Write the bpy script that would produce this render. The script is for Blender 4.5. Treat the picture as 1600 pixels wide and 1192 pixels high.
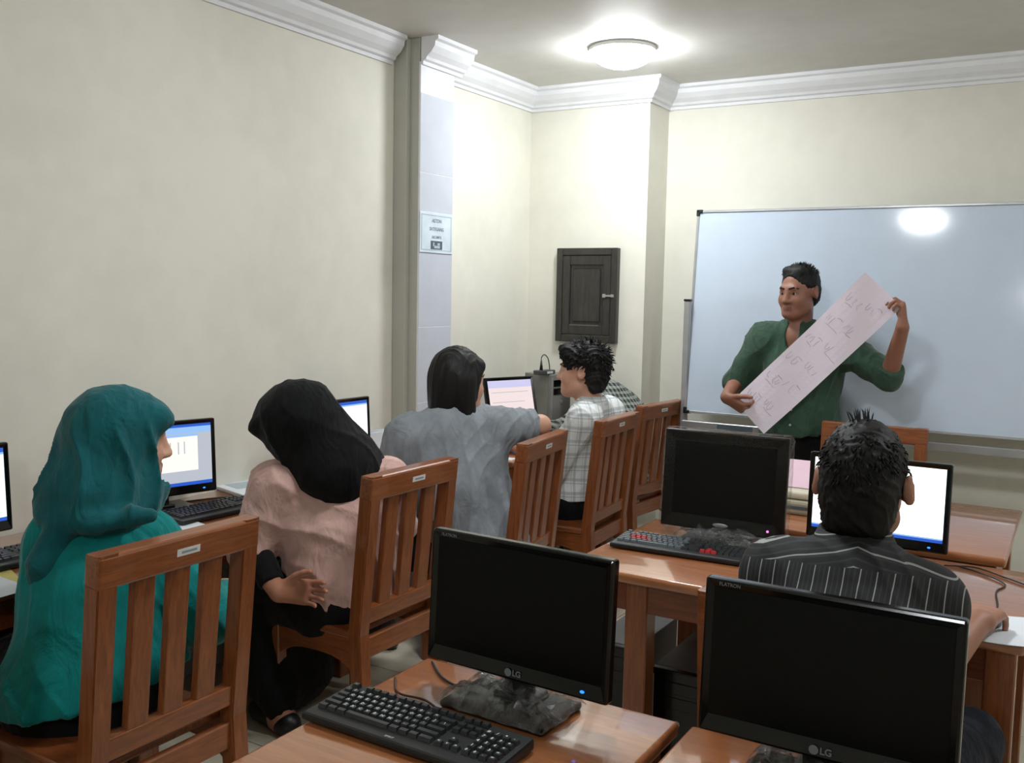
import bpy, bmesh, math, random
import numpy as np
from mathutils import Vector, Matrix

random.seed(7)
for o in list(bpy.data.objects):
    bpy.data.objects.remove(o, do_unlink=True)
S = bpy.context.scene
C = S.collection

# ------------------------------------------------------------------ camera
CAM_H = 1.62
def cam_axes(yaw, pitch, roll):
    y, p, r = (math.radians(a) for a in (yaw, pitch, roll))
    f = Vector((-math.sin(y)*math.cos(p), math.cos(y)*math.cos(p), -math.sin(p)))
    r0 = Vector((math.cos(y), math.sin(y), 0)); u0 = r0.cross(f)
    return f, math.cos(r)*r0+math.sin(r)*u0, -math.sin(r)*r0+math.cos(r)*u0
cf, cr, cu = cam_axes(30.77, 5.245, 1.127)
cd = bpy.data.cameras.new('camera'); cam = bpy.data.objects.new('camera', cd); C.objects.link(cam)
m = Matrix.Identity(4)
for i in range(3):
    m[i][0] = cr[i]; m[i][1] = cu[i]; m[i][2] = -cf[i]
m[2][3] = CAM_H
cam.matrix_world = m
cd.sensor_width = 36; cd.sensor_fit = 'HORIZONTAL'; cd.lens = 36*1512/1600
cd.clip_start = 0.05
S.camera = cam

# ------------------------------------------------------------------ world, exposure
w = bpy.data.worlds.new('world'); S.world = w; w.use_nodes = True
w.node_tree.nodes['Background'].inputs[0].default_value = (0.8, 0.9, 1.0, 1)
w.node_tree.nodes['Background'].inputs[1].default_value = 0.3
S.view_settings.view_transform = 'Standard'; S.view_settings.look = 'None'
S.view_settings.gamma = 1; S.view_settings.use_curve_mapping = False
S.view_settings.exposure = 0.0
CEIL = 2.90
LAMP_POWER = 93.0            # emission strength of the glowing ceiling domes
LAMPS = [(-2.18, 4.72), (-1.25, 2.45), (1.1, 3.6), (-0.4, -0.9)]

# ------------------------------------------------------------------ material helpers
def lin(r, g, b):
    f = lambda c: (c/255/12.92) if c/255 <= 0.04045 else ((c/255+0.055)/1.055)**2.4
    return (f(r), f(g), f(b), 1)
class NT:
    def __init__(s, name):
        s.m = bpy.data.materials.new(name); s.m.use_nodes = True
        s.t = s.m.node_tree; s.n = s.t.nodes; s.l = s.t.links
        s.b = s.n['Principled BSDF']; s.out = s.n['Material Output']
    def add(s, typ, **kw):
        n = s.n.new(typ)
        for k, v in kw.items():
            if k.startswith('i_'):
                key = k[2:]; key = int(key) if key.isdigit() else key.replace('_', ' ')
                n.inputs[key].default_value = v
            else: setattr(n, k, v)
        return n
    def link(s, a, b): s.l.new(a, b)
    def math(s, op, a, b=None):
        n = s.n.new('ShaderNodeMath'); n.operation = op
        for i, v in enumerate((a, b)):
            if v is None: continue
            if isinstance(v, (int, float)): n.inputs[i].default_value = v
            else: s.l.new(v, n.inputs[i])
        return n.outputs[0]
    def mix(s, fac, a, b):
        n = s.n.new('ShaderNodeMix'); n.data_type = 'RGBA'
        for i, v in ((0, fac), (6, a), (7, b)):
            if isinstance(v, (int, float, tuple)): n.inputs[i].default_value = v
            else: s.l.new(v, n.inputs[i])
        return n.outputs[2]
    def bump(s, h, strength=0.2, dist=0.002):
        n = s.n.new('ShaderNodeBump'); n.inputs['Strength'].default_value = strength; n.inputs['Distance'].default_value = dist
        s.l.new(h, n.inputs['Height']); s.l.new(n.outputs[0], s.b.inputs['Normal'])
    def objco(s, scale=(1, 1, 1)):
        t = s.n.new('ShaderNodeTexCoord'); mp = s.n.new('ShaderNodeMapping'); mp.inputs['Scale'].default_value = scale
        s.l.new(t.outputs['Object'], mp.inputs['Vector']); return mp.outputs[0]
    def noise(s, vec, scale=5, detail=4, rough=0.5, dist=0):
        n = s.add('ShaderNodeTexNoise', i_Scale=scale, i_Detail=detail, i_Roughness=rough, i_Distortion=dist)
        s.l.new(vec, n.inputs['Vector']); return n.outputs['Fac']
    def ramp(s, fac, stops):
        n = s.n.new('ShaderNodeValToRGB'); e = n.color_ramp.elements
        while len(e) < len(stops): e.new(0.5)
        for el, (p, c) in zip(e, stops): el.position = p; el.color = c
        s.l.new(fac, n.inputs[0]); return n.outputs[0]

def plain(name, rgb, rough=0.5, metal=0, coat=0, spec=0.5, emit=0, var=0.06, bump=0, bscale=60, sheen=0):
    t = NT(name); b = t.b; c = lin(*rgb)
    b.inputs['Roughness'].default_value = rough; b.inputs['Metallic'].default_value = metal
    b.inputs['Coat Weight'].default_value = coat; b.inputs['Coat Roughness'].default_value = 0.08
    b.inputs['Specular IOR Level'].default_value = spec
    b.inputs['Sheen Weight'].default_value = sheen
    co = t.objco()
    n = t.noise(co, 9, 5)
    d = tuple(x*(1-var*2) for x in c[:3])+(1,); u = tuple(min(1, x*(1+var)) for x in c[:3])+(1,)
    t.link(t.ramp(n, [(0.3, d), (0.7, u)]), b.inputs['Base Color'])
    if bump: t.bump(t.noise(co, bscale, 4), bump, 0.002)
    if emit:
        b.inputs['Emission Color'].default_value = c; b.inputs['Emission Strength'].default_value = emit
    return t.m
def wood(name, dark, light, scale, rough=0.3, coat=0.5):
    t = NT(name); co = t.objco(scale)
    n1 = t.noise(co, 6, 8, 0.6, 0.6); n2 = t.noise(co, 30, 4, 0.6)
    f = t.math('ADD', t.math('MULTIPLY', n1, 0.75), t.math('MULTIPLY', n2, 0.25))
    t.link(t.ramp(f, [(0.32, lin(*dark)), (0.5, lin(*[(a+b)/2 for a, b in zip(dark, light)])), (0.68, lin(*light))]), t.b.inputs['Base Color'])
    t.b.inputs['Roughness'].default_value = rough
    t.b.inputs['Coat Weight'].default_value = coat; t.b.inputs['Coat Roughness'].default_value = 0.05; t.b.inputs['Coat IOR'].default_value = 1.6
    t.bump(f, 0.08, 0.001)
    return t.m
def cloth(name, rgb, rough=0.85, weave=900, var=0.1, sheen=0.15):
    t = NT(name); c = lin(*rgb); co = t.objco()
    d = tuple(x*(1-var*2) for x in c[:3])+(1,); u = tuple(min(1, x*(1+var)) for x in c[:3])+(1,)
    t.link(t.ramp(t.noise(co, 14, 6, 0.6), [(0.3, d), (0.7, u)]), t.b.inputs['Base Color'])
    t.b.inputs['Roughness'].default_value = rough; t.b.inputs['Sheen Weight'].default_value = sheen
    t.b.inputs['Specular IOR Level'].default_value = 0.2
    cr = t.noise(t.objco((1, 1, 0.55)), 11, 3, 0.5, 1.8)
    t.bump(t.math('ADD', t.math('MULTIPLY', t.noise(co, weave, 2), 0.02), cr), 0.55, 0.02)
    return t.m

M = {}
def build_materials():
    # walls: cream paint with slight mottling and fine roller texture
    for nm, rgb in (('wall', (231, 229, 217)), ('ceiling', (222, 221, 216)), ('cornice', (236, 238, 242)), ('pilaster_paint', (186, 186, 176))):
        t = NT(nm); co = t.objco(); c = lin(*rgb); d = lin(*[x*0.955 for x in rgb])
        f = t.math('ADD', t.math('MULTIPLY', t.noise(co, 1.3, 5, 0.6), 0.7), t.math('MULTIPLY', t.noise(co, 9, 4), 0.3))
        t.link(t.ramp(f, [(0.35, d), (0.6, c)]), t.b.inputs['Base Color'])
        t.b.inputs['Roughness'].default_value = 0.62; t.b.inputs['Specular IOR Level'].default_value = 0.35
        t.bump(t.noise(co, 160, 3), 0.12, 0.0015); M[nm] = t.m
    M['tile'] = plain('pilaster_tile', (198, 203, 214), 0.22, spec=0.5, var=0.02)
    M['floor_tile'] = plain('floor_tile', (206, 198, 178), 0.2, spec=0.5, var=0.05)
    M['grout'] = plain('grout', (150, 145, 132), 0.8)
    M['wood_z'] = wood('varnished_wood_upright', (108, 58, 29), (154, 88, 46), (14, 14, 1.2), 0.33, 0.35)
    M['wood_x'] = wood('varnished_wood_across', (108, 58, 29), (156, 90, 48), (1.2, 14, 14), 0.33, 0.35)
    M['wood_y'] = wood('varnished_wood_deep', (108, 58, 29), (154, 88, 46), (14, 1.2, 14), 0.33, 0.35)
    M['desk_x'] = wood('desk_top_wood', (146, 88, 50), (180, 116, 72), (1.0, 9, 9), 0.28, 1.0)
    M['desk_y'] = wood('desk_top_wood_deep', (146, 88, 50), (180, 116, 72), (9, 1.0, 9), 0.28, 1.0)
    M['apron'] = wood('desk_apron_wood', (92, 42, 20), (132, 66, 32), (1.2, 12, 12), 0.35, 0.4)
    M['dark_wood'] = wood('dark_cabinet_wood', (30, 29, 26), (58, 55, 48), (8, 8, 1.2), 0.45, 0.2)
    M['scrape'] = plain('bare_scraped_wood', (120, 118, 108), 0.6)
    M['black_gloss'] = plain('black_gloss_plastic', (9, 10, 10), 0.16, spec=0.4, var=0.0)
    M['black_satin'] = plain('black_satin_plastic', (20, 21, 22), 0.4, bump=0.1, bscale=500)
    M['screen_off'] = plain('switched_off_screen', (5, 6, 6), 0.3, spec=0.18, var=0.0)
    M['key'] = plain('key_plastic', (46, 49, 51), 0.3, bump=0.05, bscale=700)
    M['key_sheen'] = plain('key_plastic_painted_sheen', (92, 100, 104), 0.4)  # dark keys lightened: reflected sheen painted into their colour
    M['key_red'] = plain('red_key_plastic', (176, 40, 48), 0.4)
    M['legend'] = plain('key_legend', (205, 212, 214), 0.6)
    M['grey_logo'] = plain('grey_logo_print', (120, 126, 128), 0.4)
    M['silver'] = plain('silver_plastic', (168, 170, 172), 0.35, metal=0.5)
    M['case_grey'] = plain('grey_case_metal', (78, 80, 80), 0.45, metal=0.2)
    M['case_light'] = plain('light_case_panel', (196, 198, 198), 0.4)
    M['case_beige'] = plain('warm_grey_case', (132, 132, 126), 0.5)
    M['cream'] = plain('cream_plastic', (214, 208, 186), 0.45)
    M['cream_dark'] = plain('cream_plastic_dark', (170, 164, 142), 0.5)
    M['alu'] = plain('brushed_aluminium', (190, 192, 194), 0.35, metal=0.7, bump=0.05, bscale=300)
    M['steel'] = plain('bright_steel', (205, 205, 200), 0.25, metal=0.9)
    M['board'] = plain('whiteboard_enamel', (201, 214, 230), 0.1, spec=0.5, var=0.012)
    M['paper'] = plain('white_paper', (226, 232, 238), 0.8, var=0.02)
    M['paper_yellow'] = plain('yellow_paper', (214, 200, 120), 0.8, var=0.03)
    M['pink_paper'] = plain('pink_paper', (226, 216, 228), 0.8, var=0.015)
    M['pink_sheet'] = plain('pale_pink_sheet', (232, 200, 214), 0.8, var=0.02)
    M['ink'] = plain('grey_ink', (164, 156, 174), 0.8)
    M['sign_ink'] = plain('sign_ink', (138, 152, 164), 0.8)
    M['sign_dark'] = plain('sign_dark_print', (82, 96, 104), 0.8)
    M['sign_frame'] = plain('sign_border', (178, 192, 200), 0.7)
    M['sign_paper'] = plain('sign_paper', (214, 228, 238), 0.5)
    M['label'] = plain('white_label', (212, 214, 212), 0.6)
    M['cable'] = plain('black_cable', (24, 22, 22), 0.45)
    M['brown_cable'] = plain('brown_cable', (70, 34, 22), 0.5)
    M['lamp'] = plain('lamp_glow', (248, 252, 255), 0.5, emit=LAMP_POWER, var=0)
    M['lamp_rim'] = plain('lamp_rim', (235, 235, 232), 0.4)
    def em(nm, rgb, st):
        t = NT(nm); t.b.inputs['Base Color'].default_value = (0.02, 0.02, 0.02, 1); t.b.inputs['Roughness'].default_value = 0.3
        t.b.inputs['Emission Color'].default_value = lin(*rgb); t.b.inputs['Emission Strength'].default_value = st; M[nm] = t.m
    em('scr_white', (250, 252, 255), 1.15); em('scr_hot', (255, 255, 255), 1.8); em('scr_grey', (196, 202, 214), 0.9)
    em('scr_blue', (38, 96, 214), 0.9); em('scr_sky', (150, 196, 250), 1.0); em('scr_page', (248, 244, 238), 1.1)
    em('scr_pink', (244, 226, 226), 1.0); em('scr_lilac', (206, 204, 240), 1.0)
    em('scr_line', (200, 190, 196), 0.9)
    em('led_blue', (30, 110, 255), 3.0); em('led_pink', (255, 90, 210), 4.0); em('led_red', (255, 50, 70), 3.0)
    # clear crinkled film: a tight glossy one and a loose, crumpled one
    for nm, amt, sc, bs in (('film', 0.35, 30, 0.5), ('film_loose', 3.2, 22, 1.0)):
        t = NT(nm); co = t.objco()
        t.bump(t.noise(co, sc, 6, 0.75, 1.2), bs, 0.012)
        bn = [n for n in t.n if n.type == 'BUMP'][0]
        gl = t.add('ShaderNodeBsdfTransparent', i_0=(0.96, 0.97, 0.97, 1))
        lw = t.add('ShaderNodeLayerWeight', i_Blend=0.3); t.link(bn.outputs[0], lw.inputs['Normal'])
        gg = t.add('ShaderNodeBsdfGlossy', i_Roughness=0.16); t.link(bn.outputs[0], gg.inputs['Normal'])
        ms = t.add('ShaderNodeMixShader'); mc = t.math('MINIMUM', t.math('MULTIPLY', lw.outputs['Fresnel'], amt), 0.8)
        t.link(mc, ms.inputs[0]); t.link(gl.outputs[0], ms.inputs[1]); t.link(gg.outputs[0], ms.inputs[2])
        t.link(ms.outputs[0], t.out.inputs['Surface']); M[nm] = t.m
build_materials()

# ------------------------------------------------------------------ object helpers
def link(o, parent=None):
    C.objects.link(o)
    if parent is not None: o.parent = parent
    return o
def obj(name, bm, mats, parent=None, smooth=False, loc=None):
    me = bpy.data.meshes.new(name)
    if isinstance(bm, bmesh.types.BMesh):
        bm.to_mesh(me); bm.free()
    else:
        me.from_pydata(bm[0], [], bm[1])
    for x in (mats if isinstance(mats, (list, tuple)) else [mats]): me.materials.append(x)
    if smooth:
        me.polygons.foreach_set('use_smooth', [True]*len(me.polygons))
    o = bpy.data.objects.new(name, me)
    if loc: o.location = loc
    return link(o, parent)
def tag(o, label, cat, group=None, kind=None):
    o['label'] = label; o['category'] = cat
    if group: o['group'] = group
    if kind: o['kind'] = kind
    return o
def thing(name, label, cat, loc=(0, 0, 0), rz=0, group=None):
    o = bpy.data.objects.new(name, None); o.empty_display_size = 0.1
    o.location = loc; o.rotation_euler = (0, 0, math.radians(rz))
    link(o); return tag(o, label, cat, group)
def struct(o, label=None):
    o['kind'] = 'structure'
    if label: o['label'] = label
    return o
def box(bm, x0, x1, y0, y1, z0, z1, bev=0.0, seg=1, mi=0, mat=None):
    b = bmesh.new(); bmesh.ops.create_cube(b, size=1)
    for v in b.verts:
        v.co = Vector(((x0+x1)/2+v.co.x*(x1-x0), (y0+y1)/2+v.co.y*(y1-y0), (z0+z1)/2+v.co.z*(z1-z0)))
    if bev > 0:
        bmesh.ops.bevel(b, geom=list(b.edges), offset=bev, segments=seg, profile=0.5, affect='EDGES')
    for f in b.faces: f.material_index = mi
    if mat is not None: b.transform(mat)
    tmp = bpy.data.meshes.new('t'); b.to_mesh(tmp); b.free(); bm.from_mesh(tmp); bpy.data.meshes.remove(tmp)
    return bm
def nbox(*a, **k): return box(bmesh.new(), *a, **k)
def dup(root, loc, rz, label=None):
    r = root.copy(); C.objects.link(r); r.location = loc; r.rotation_euler = (0, 0, math.radians(rz))
    if label: r['label'] = label
    for ch in list(root.children):
        c = ch.copy(); C.objects.link(c); c.parent = r
        for g in list(ch.children):
            d = g.copy(); C.objects.link(d); d.parent = c
    return r
def smooth_path(pts, n=8):
    P = [Vector(p) for p in pts]; P = [P[0]*2-P[1]]+P+[P[-1]*2-P[-2]]; out = []
    for i in range(1, len(P)-2):
        for k in range(n):
            t = k/n; a, b, c, d = P[i-1], P[i], P[i+1], P[i+2]
            out.append(0.5*((2*b)+(c-a)*t+(2*a-5*b+4*c-d)*t*t+(3*b-a-3*c+d)*t**3))
    out.append(P[-2]); return out
def tube(pts, r, n=8, smooth=True):
    P = smooth_path(pts) if smooth else [Vector(p) for p in pts]
    vs, fs = [], []
    for i, p in enumerate(P):
        d = (P[min(i+1, len(P)-1)]-P[max(i-1, 0)]).normalized()
        a = d.cross(Vector((0, 0, 1)));
        if a.length < 1e-3: a = d.cross(Vector((1, 0, 0)))
        a.normalize(); b = d.cross(a)
        for k in range(n):
            t = 2*math.pi*k/n; vs.append(p+r*(math.cos(t)*a+math.sin(t)*b))
    for i in range(len(P)-1):
        for k in range(n):
            fs.append((i*n+k, i*n+(k+1) % n, (i+1)*n+(k+1) % n, (i+1)*n+k))
    fs.append(tuple(range(n))[::-1]); fs.append(tuple(range((len(P)-1)*n, len(P)*n)))
    return vs, fs
def lathe(prof, n=32):
    vs, fs = [], []
    for r, z in prof:
        for k in range(n):
            t = 2*math.pi*k/n; vs.append((r*math.cos(t), r*math.sin(t), z))
    for i in range(len(prof)-1):
        for k in range(n):
            fs.append((i*n+k, i*n+(k+1) % n, (i+1)*n+(k+1) % n, (i+1)*n+k))
    return vs, fs
def text_obj(name, s, size, mat, parent, mw, extrude=0.0004, spacing=1.0, bold=0.0):
    cu_ = bpy.data.curves.new('t', 'FONT'); cu_.body = s; cu_.size = size; cu_.align_x = 'CENTER'; cu_.align_y = 'CENTER'
    cu_.extrude = extrude; cu_.space_character = spacing; cu_.resolution_u = 3; cu_.offset = bold
    t = bpy.data.objects.new('t', cu_); C.objects.link(t)
    me = bpy.data.meshes.new_from_object(t); bpy.data.objects.remove(t); bpy.data.curves.remove(cu_)
    me.transform(mw); me.materials.clear(); me.materials.append(mat); me.name = name
    return link(bpy.data.objects.new(name, me), parent)
def frame(x, y, z, o):      # matrix from axes and origin
    mm = Matrix.Identity(4)
    for i in range(3):
        mm[i][0] = x[i]; mm[i][1] = y[i]; mm[i][2] = z[i]; mm[i][3] = o[i]
    return mm
FRONT = lambda x, y, z: frame((1, 0, 0), (0, 0, 1), (0, -1, 0), (x, y, z))   # text facing -Y

# ------------------------------------------------------------------ room
XL, XR, YB, YC, YW = -3.15, 2.7, -3.2, 5.47, 5.77
XC = -2.335                                                      # east side of the corner block
struct(obj('wall_left', nbox(XL-0.2, XL, YB-0.2, YW+0.2, 0, CEIL), M['wall']), 'long plain cream wall behind the row of seated people')
struct(obj('wall_front', nbox(XL, XC, YC, YW+0.2, 0, CEIL), M['wall']), 'protruding cream wall block in the far corner with the dark cabinet')
struct(obj('wall_front', nbox(XC, XR+0.2, YW, YW+0.2, 0, CEIL), M['wall']), 'recessed cream wall behind the whiteboard')
struct(obj('wall_right', nbox(XR, XR+0.2, YB-0.2, YW, 0, CEIL), M['wall']))
struct(obj('wall_back', nbox(XL, XR, YB-0.2, YB, 0, CEIL), M['wall']))
struct(obj('ceiling', nbox(XL-0.2, XR+0.2, YB-0.2, YW+0.2, CEIL, CEIL+0.15), M['ceiling']), 'plain off-white ceiling')
fl = struct(obj('floor', nbox(XL-0.2, XR+0.2, YB-0.2, YW+0.2, -0.15, -0.006), M['grout']), 'cream tiled floor')
tb = bmesh.new(); box(tb, 0, 0.395, 0, 0.395, -0.006, 0.0, 0.002)
tme = bpy.data.meshes.new('tile'); tb.to_mesh(tme); tb.free(); tme.materials.append(M['floor_tile'])
rest = bmesh.new()
for i in range(15):
    for j in range(23):
        x, y = XL+i*0.4, YB+j*0.4
        if x+0.39 > XR: continue
        if 0.3 < y < 5.5 and -3.2 < x < 0.9:
            t = bpy.data.objects.new('tile', tme); t.location = (x, y, random.uniform(-0.0006, 0.0004)); link(t, fl)
        else:
            box(rest, x, x+0.395, y, min(y+0.395, YW), -0.006, 0)
r = obj('outer_tiles', rest, M['floor_tile'], fl); r['kind'] = 'stuff'

def sweep(prof, path, side=1):
    """prof: (offset into the room, z) list; path: polyline on the wall line, the room on its right when side=1"""
    P = [Vector((p[0], p[1])) for p in path]; vs, fs = [], []; n = len(prof)
    for i, p in enumerate(P):
        def nrm(a, b):
            d = (b-a).normalized(); return Vector((d.y, -d.x))*side
        if i == 0: mv = nrm(P[0], P[1])
        elif i == len(P)-1: mv = nrm(P[-2], P[-1])
        else:
            a, b = nrm(P[i-1], P[i]), nrm(P[i], P[i+1]); mv = (a+b)/(1+a.dot(b))
        for d, z in prof: vs.append((p.x+mv.x*d, p.y+mv.y*d, z))
    for i in range(len(P)-1):
        for k in range(n):
            k2 = (k+1) % n; fs.append((i*n+k, (i+1)*n+k, (i+1)*n+k2, i*n+k2))
    fs.append(tuple(range(n))); fs.append(tuple(range((len(P)-1)*n, len(P)*n))[::-1])
    return vs, fs
cz = CEIL
CPROF = [(0, cz), (0.105, cz), (0.105, cz-0.018), (0.088, cz-0.026), (0.084, cz-0.05), (0.062, cz-0.078), (0.036, cz-0.098), (0.03, cz-0.112), (0.014, cz-0.118), (0.012, cz-0.135), (0, cz-0.135)]
PXF, PY0, PY1 = -3.0, 4.075, 4.375                              # pilaster face and extent
struct(obj('trim_1', sweep(CPROF, [(XL, YB), (XL, PY0-0.055)]), M['cornice']), 'white moulded cornice along the left wall')
struct(obj('trim_2', sweep(CPROF, [(PXF, PY0), (PXF, PY1+0.06)]), M['cornice']), 'white moulded cornice on top of the pilaster')
struct(obj('trim_3', sweep(CPROF, [(XL, PY1), (XL, YC), (XC, YC), (XC, YW), (XR, YW)]), M['cornice']), 'white moulded cornice around the far corner')
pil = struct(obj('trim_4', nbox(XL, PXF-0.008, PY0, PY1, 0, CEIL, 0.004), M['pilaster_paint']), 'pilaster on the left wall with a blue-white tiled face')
obj('tile_bed', nbox(PXF-0.012, PXF-0.0012, PY0+0.001, PY1-0.001, 0, 2.78), M['cornice'], pil)
for k in range(7):
    z0 = 0.002 if k == 0 else 0.2365+(k-1)*0.3985+0.0015; z1 = min(0.2365+k*0.3985-0.0015, 2.78)
    obj('tile', nbox(PXF-0.010, PXF, PY0+0.002, PY1, z0, z1, 0.001), M['tile'], pil)
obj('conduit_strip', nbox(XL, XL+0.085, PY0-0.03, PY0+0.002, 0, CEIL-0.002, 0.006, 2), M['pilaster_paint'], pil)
for nm, args in (('baseboard_left', (XL, XL+0.012, YB, PY0-0.03, 0, 0.1)), ('baseboard_front', (XC+0.0, XR, YW-0.012, YW, 0, 0.1))):
    struct(obj(nm, nbox(*args, 0.003), M['tile']))

# ------------------------------------------------------------------ ceiling lamps
def lamp(x, y, lab):
    t = thing('ceiling_lamp', lab, 'lamp', (x, y, CEIL), group='round glowing ceiling lamps')
    obj('rim', lathe([(0.0, 0.0), (0.172, 0.0), (0.176, -0.012), (0.172, -0.02), (0.165, -0.021), (0.0, -0.019)]), M['lamp_rim'], t, True)
    obj('shade', lathe([(0.164, -0.021)]+[(0.164*math.cos(a), -0.021-0.085*math.sin(a)) for a in np.linspace(0.12, math.pi/2, 10)]), M['lamp'], t, True)
    return t
for i, (x, y) in enumerate(LAMPS):
    lamp(x, y, ['round white ceiling lamp glowing in the far corner above the dark cabinet',
                'round glowing ceiling lamp above the wooden desk rows near the middle of the room',
                'round glowing ceiling lamp on the whiteboard side, right of the picture',
                'round glowing ceiling lamp behind the photographer'][i])

# ------------------------------------------------------------------ wall things
cab = thing('wall_cabinet', 'small black-painted wooden cabinet with panel door on the corner wall', 'cabinet', (-2.71, YC, 1.32))
bm = bmesh.new()
for a in ((-0.21, -0.168, 0, 0.585), (0.168, 0.21, 0, 0.585)): box(bm, a[0], a[1], -0.045, 0, a[2], a[3], 0.004)
for a in ((0, 0.045), (0.54, 0.585)): box(bm, -0.168, 0.168, -0.045, 0, a[0], a[1], 0.004)
obj('frame', bm, M['dark_wood'], cab)
dr = obj('door', nbox(-0.166, 0.166, -0.03, -0.005, 0.047, 0.538, 0.003), M['dark_wood'], cab)
bm = bmesh.new()
for a in ((-0.166, -0.115, 0.047, 0.538), (0.115, 0.166, 0.047, 0.538), (-0.115, 0.115, 0.047, 0.105), (-0.115, 0.115, 0.48, 0.538)):
    box(bm, a[0], a[1], -0.042, -0.03, a[2], a[3], 0.003)
obj('door_rails', bm, M['dark_wood'], dr)
obj('door_panel', nbox(-0.095, 0.095, -0.037, -0.03, 0.125, 0.46, 0.006), M['dark_wood'], dr)
obj('scraped_edge', nbox(-0.112, 0.09, -0.0425, -0.036, 0.1035, 0.108, 0.001), M['scrape'], dr)
bm = bmesh.new(); box(bm, 0.125, 0.19, -0.052, -0.042, 0.285, 0.297, 0.002); box(bm, 0.118, 0.14, -0.056, -0.042, 0.279, 0.303, 0.003); box(bm, 0.172, 0.196, -0.056, -0.042, 0.281, 0.301, 0.003)
obj('latch', bm, M['steel'], dr)

sg = thing('wall_sign', 'white printed notice with three lines and a dark picture on the pilaster', 'sign', (PXF+0.001, 4.222, 1.925))
obj('sheet', nbox(0, 0.004, -0.148, 0.148, -0.105, 0.105, 0.001), M['sign_paper'], sg)
bm = bmesh.new()
for a in ((-0.136, -0.131, -0.092, 0.092), (0.131, 0.136, -0.092, 0.092), (-0.136, 0.136, -0.092, -0.088), (-0.136, 0.136, 0.088, 0.092)):
    box(bm, 0.004, 0.0048, a[0], a[1], a[2], a[3])
obj('border', bm, M['sign_frame'], sg)
EASTW = lambda x, y, z: frame((0, 1, 0), (0, 0, 1), (1, 0, 0), (x, y, z))
text_obj('lettering', 'AETDN', 0.026, M['sign_ink'], sg, EASTW(0.0046, 0, 0.062), bold=0.0006)
text_obj('lettering', 'SATEGANG', 0.025, M['sign_ink'], sg, EASTW(0.0046, 0, 0.019), bold=0.0006)
text_obj('lettering', 'AKUMPA', 0.022, M['sign_ink'], sg, EASTW(0.0046, 0, -0.023), bold=0.0003)
obj('printed_picture', nbox(0.004, 0.0048, -0.052, 0.052, -0.086, -0.042), M['sign_dark'], sg)
bm = bmesh.new(); box(bm, 0.0048, 0.0052, -0.022, 0.03, -0.08, -0.066); box(bm, 0.0048, 0.0052, 0.008, 0.03, -0.064, -0.052); box(bm, 0.0048, 0.0052, -0.032, -0.02, -0.07, -0.05)
obj('picture_marks', bm, M['sign_frame'], sg)

# ------------------------------------------------------------------ whiteboard on its stand
wb = thing('whiteboard', 'large blue-white whiteboard on an aluminium stand behind the standing man', 'whiteboard', (-2.045, 5.45, 0.93))
TILT = Matrix.Rotation(math.radians(-5.2), 4, 'X')
bm = nbox(0.012, 2.388, -0.006, 0.012, 0.012, 1.188); bm.transform(TILT); obj('board', bm, M['board'], wb)
for a in ((0, 2.4, 0, 0.014), (0, 2.4, 1.186, 1.2), (0, 0.014, 0.014, 1.186), (2.386, 2.4, 0.014, 1.186)):
    bm = nbox(a[0], a[1], -0.013, 0.016, a[2], a[3], 0.002); bm.transform(TILT); obj('frame_bar', bm, M['alu'], wb)
for cx, czz in ((0, 0), (0, 1.2), (2.4, 0), (2.4, 1.2)):
    sx = 1 if cx == 0 else -1; sz = 1 if czz == 0 else -1
    bm = bmesh.new(); x0, x1 = sorted((cx-0.004*sx, cx+0.034*sx)); z0, z1 = sorted((czz-0.004*sz, czz+0.016*sz)); box(bm, x0, x1, -0.017, 0.018, z0, z1, 0.003)
    x0, x1 = sorted((cx-0.004*sx, cx+0.016*sx)); z0, z1 = sorted((czz-0.004*sz, czz+0.034*sz)); box(bm, x0, x1, -0.017, 0.018, z0, z1, 0.003)
    bm.transform(TILT); obj('corner_cap', bm, M['black_satin'], wb)
for px in (-0.008, 2.408):
    obj('stand_post', nbox(px-0.019, px+0.019, 0.0, 0.03, -0.89, 0.66, 0.004), M['alu'], wb)
    obj('post_cap', nbox(px-0.021, px+0.021, -0.002, 0.032, 0.66, 0.672, 0.002), M['black_satin'], wb)
    obj('foot', nbox(px-0.02, px+0.02, -0.25, 0.28, -0.925, -0.885, 0.006), M['alu'], wb)
cb = obj('crossbar', nbox(-0.01, 2.41, -0.02, 0.02, -0.09, -0.045, 0.004), M['alu'], wb)
obj('dark_sticker', nbox(0.21, 0.42, -0.0215, -0.0195, -0.083, -0.052), M['sign_dark'], cb)

# ------------------------------------------------------------------ desks
T = 0.76
def desk(x0, x1, y0, y1, lab, grain='x', legs=None, h=T, group='wooden computer desks'):
    cx, cy = (x0+x1)/2, (y0+y1)/2; hx, hy = (x1-x0)/2, (y1-y0)/2
    t = thing('computer_desk', lab, 'desk', (cx, cy, 0), group=group)
    obj('desk_top', nbox(-hx, hx, -hy, hy, h-0.032, h, 0.009, 3), M['desk_'+grain], t, True)
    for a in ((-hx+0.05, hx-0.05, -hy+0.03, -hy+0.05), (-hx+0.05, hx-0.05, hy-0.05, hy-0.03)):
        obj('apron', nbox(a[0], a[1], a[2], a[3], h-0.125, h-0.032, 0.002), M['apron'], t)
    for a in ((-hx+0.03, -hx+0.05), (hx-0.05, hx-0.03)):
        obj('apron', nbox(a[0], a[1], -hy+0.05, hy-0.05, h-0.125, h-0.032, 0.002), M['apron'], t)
    for lx in (legs or (-hx+0.065, hx-0.065)):
        for ly in (-hy+0.062, hy-0.062):
            obj('leg', nbox(lx-0.037, lx+0.037, ly-0.037, ly+0.037, 0, h-0.033, 0.004), M['wood_z'], t)
    return t
desk(-1.295, -0.665, 1.17, 1.81, 'varnished wooden desk in the foreground under the monitor with the blue light')
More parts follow.
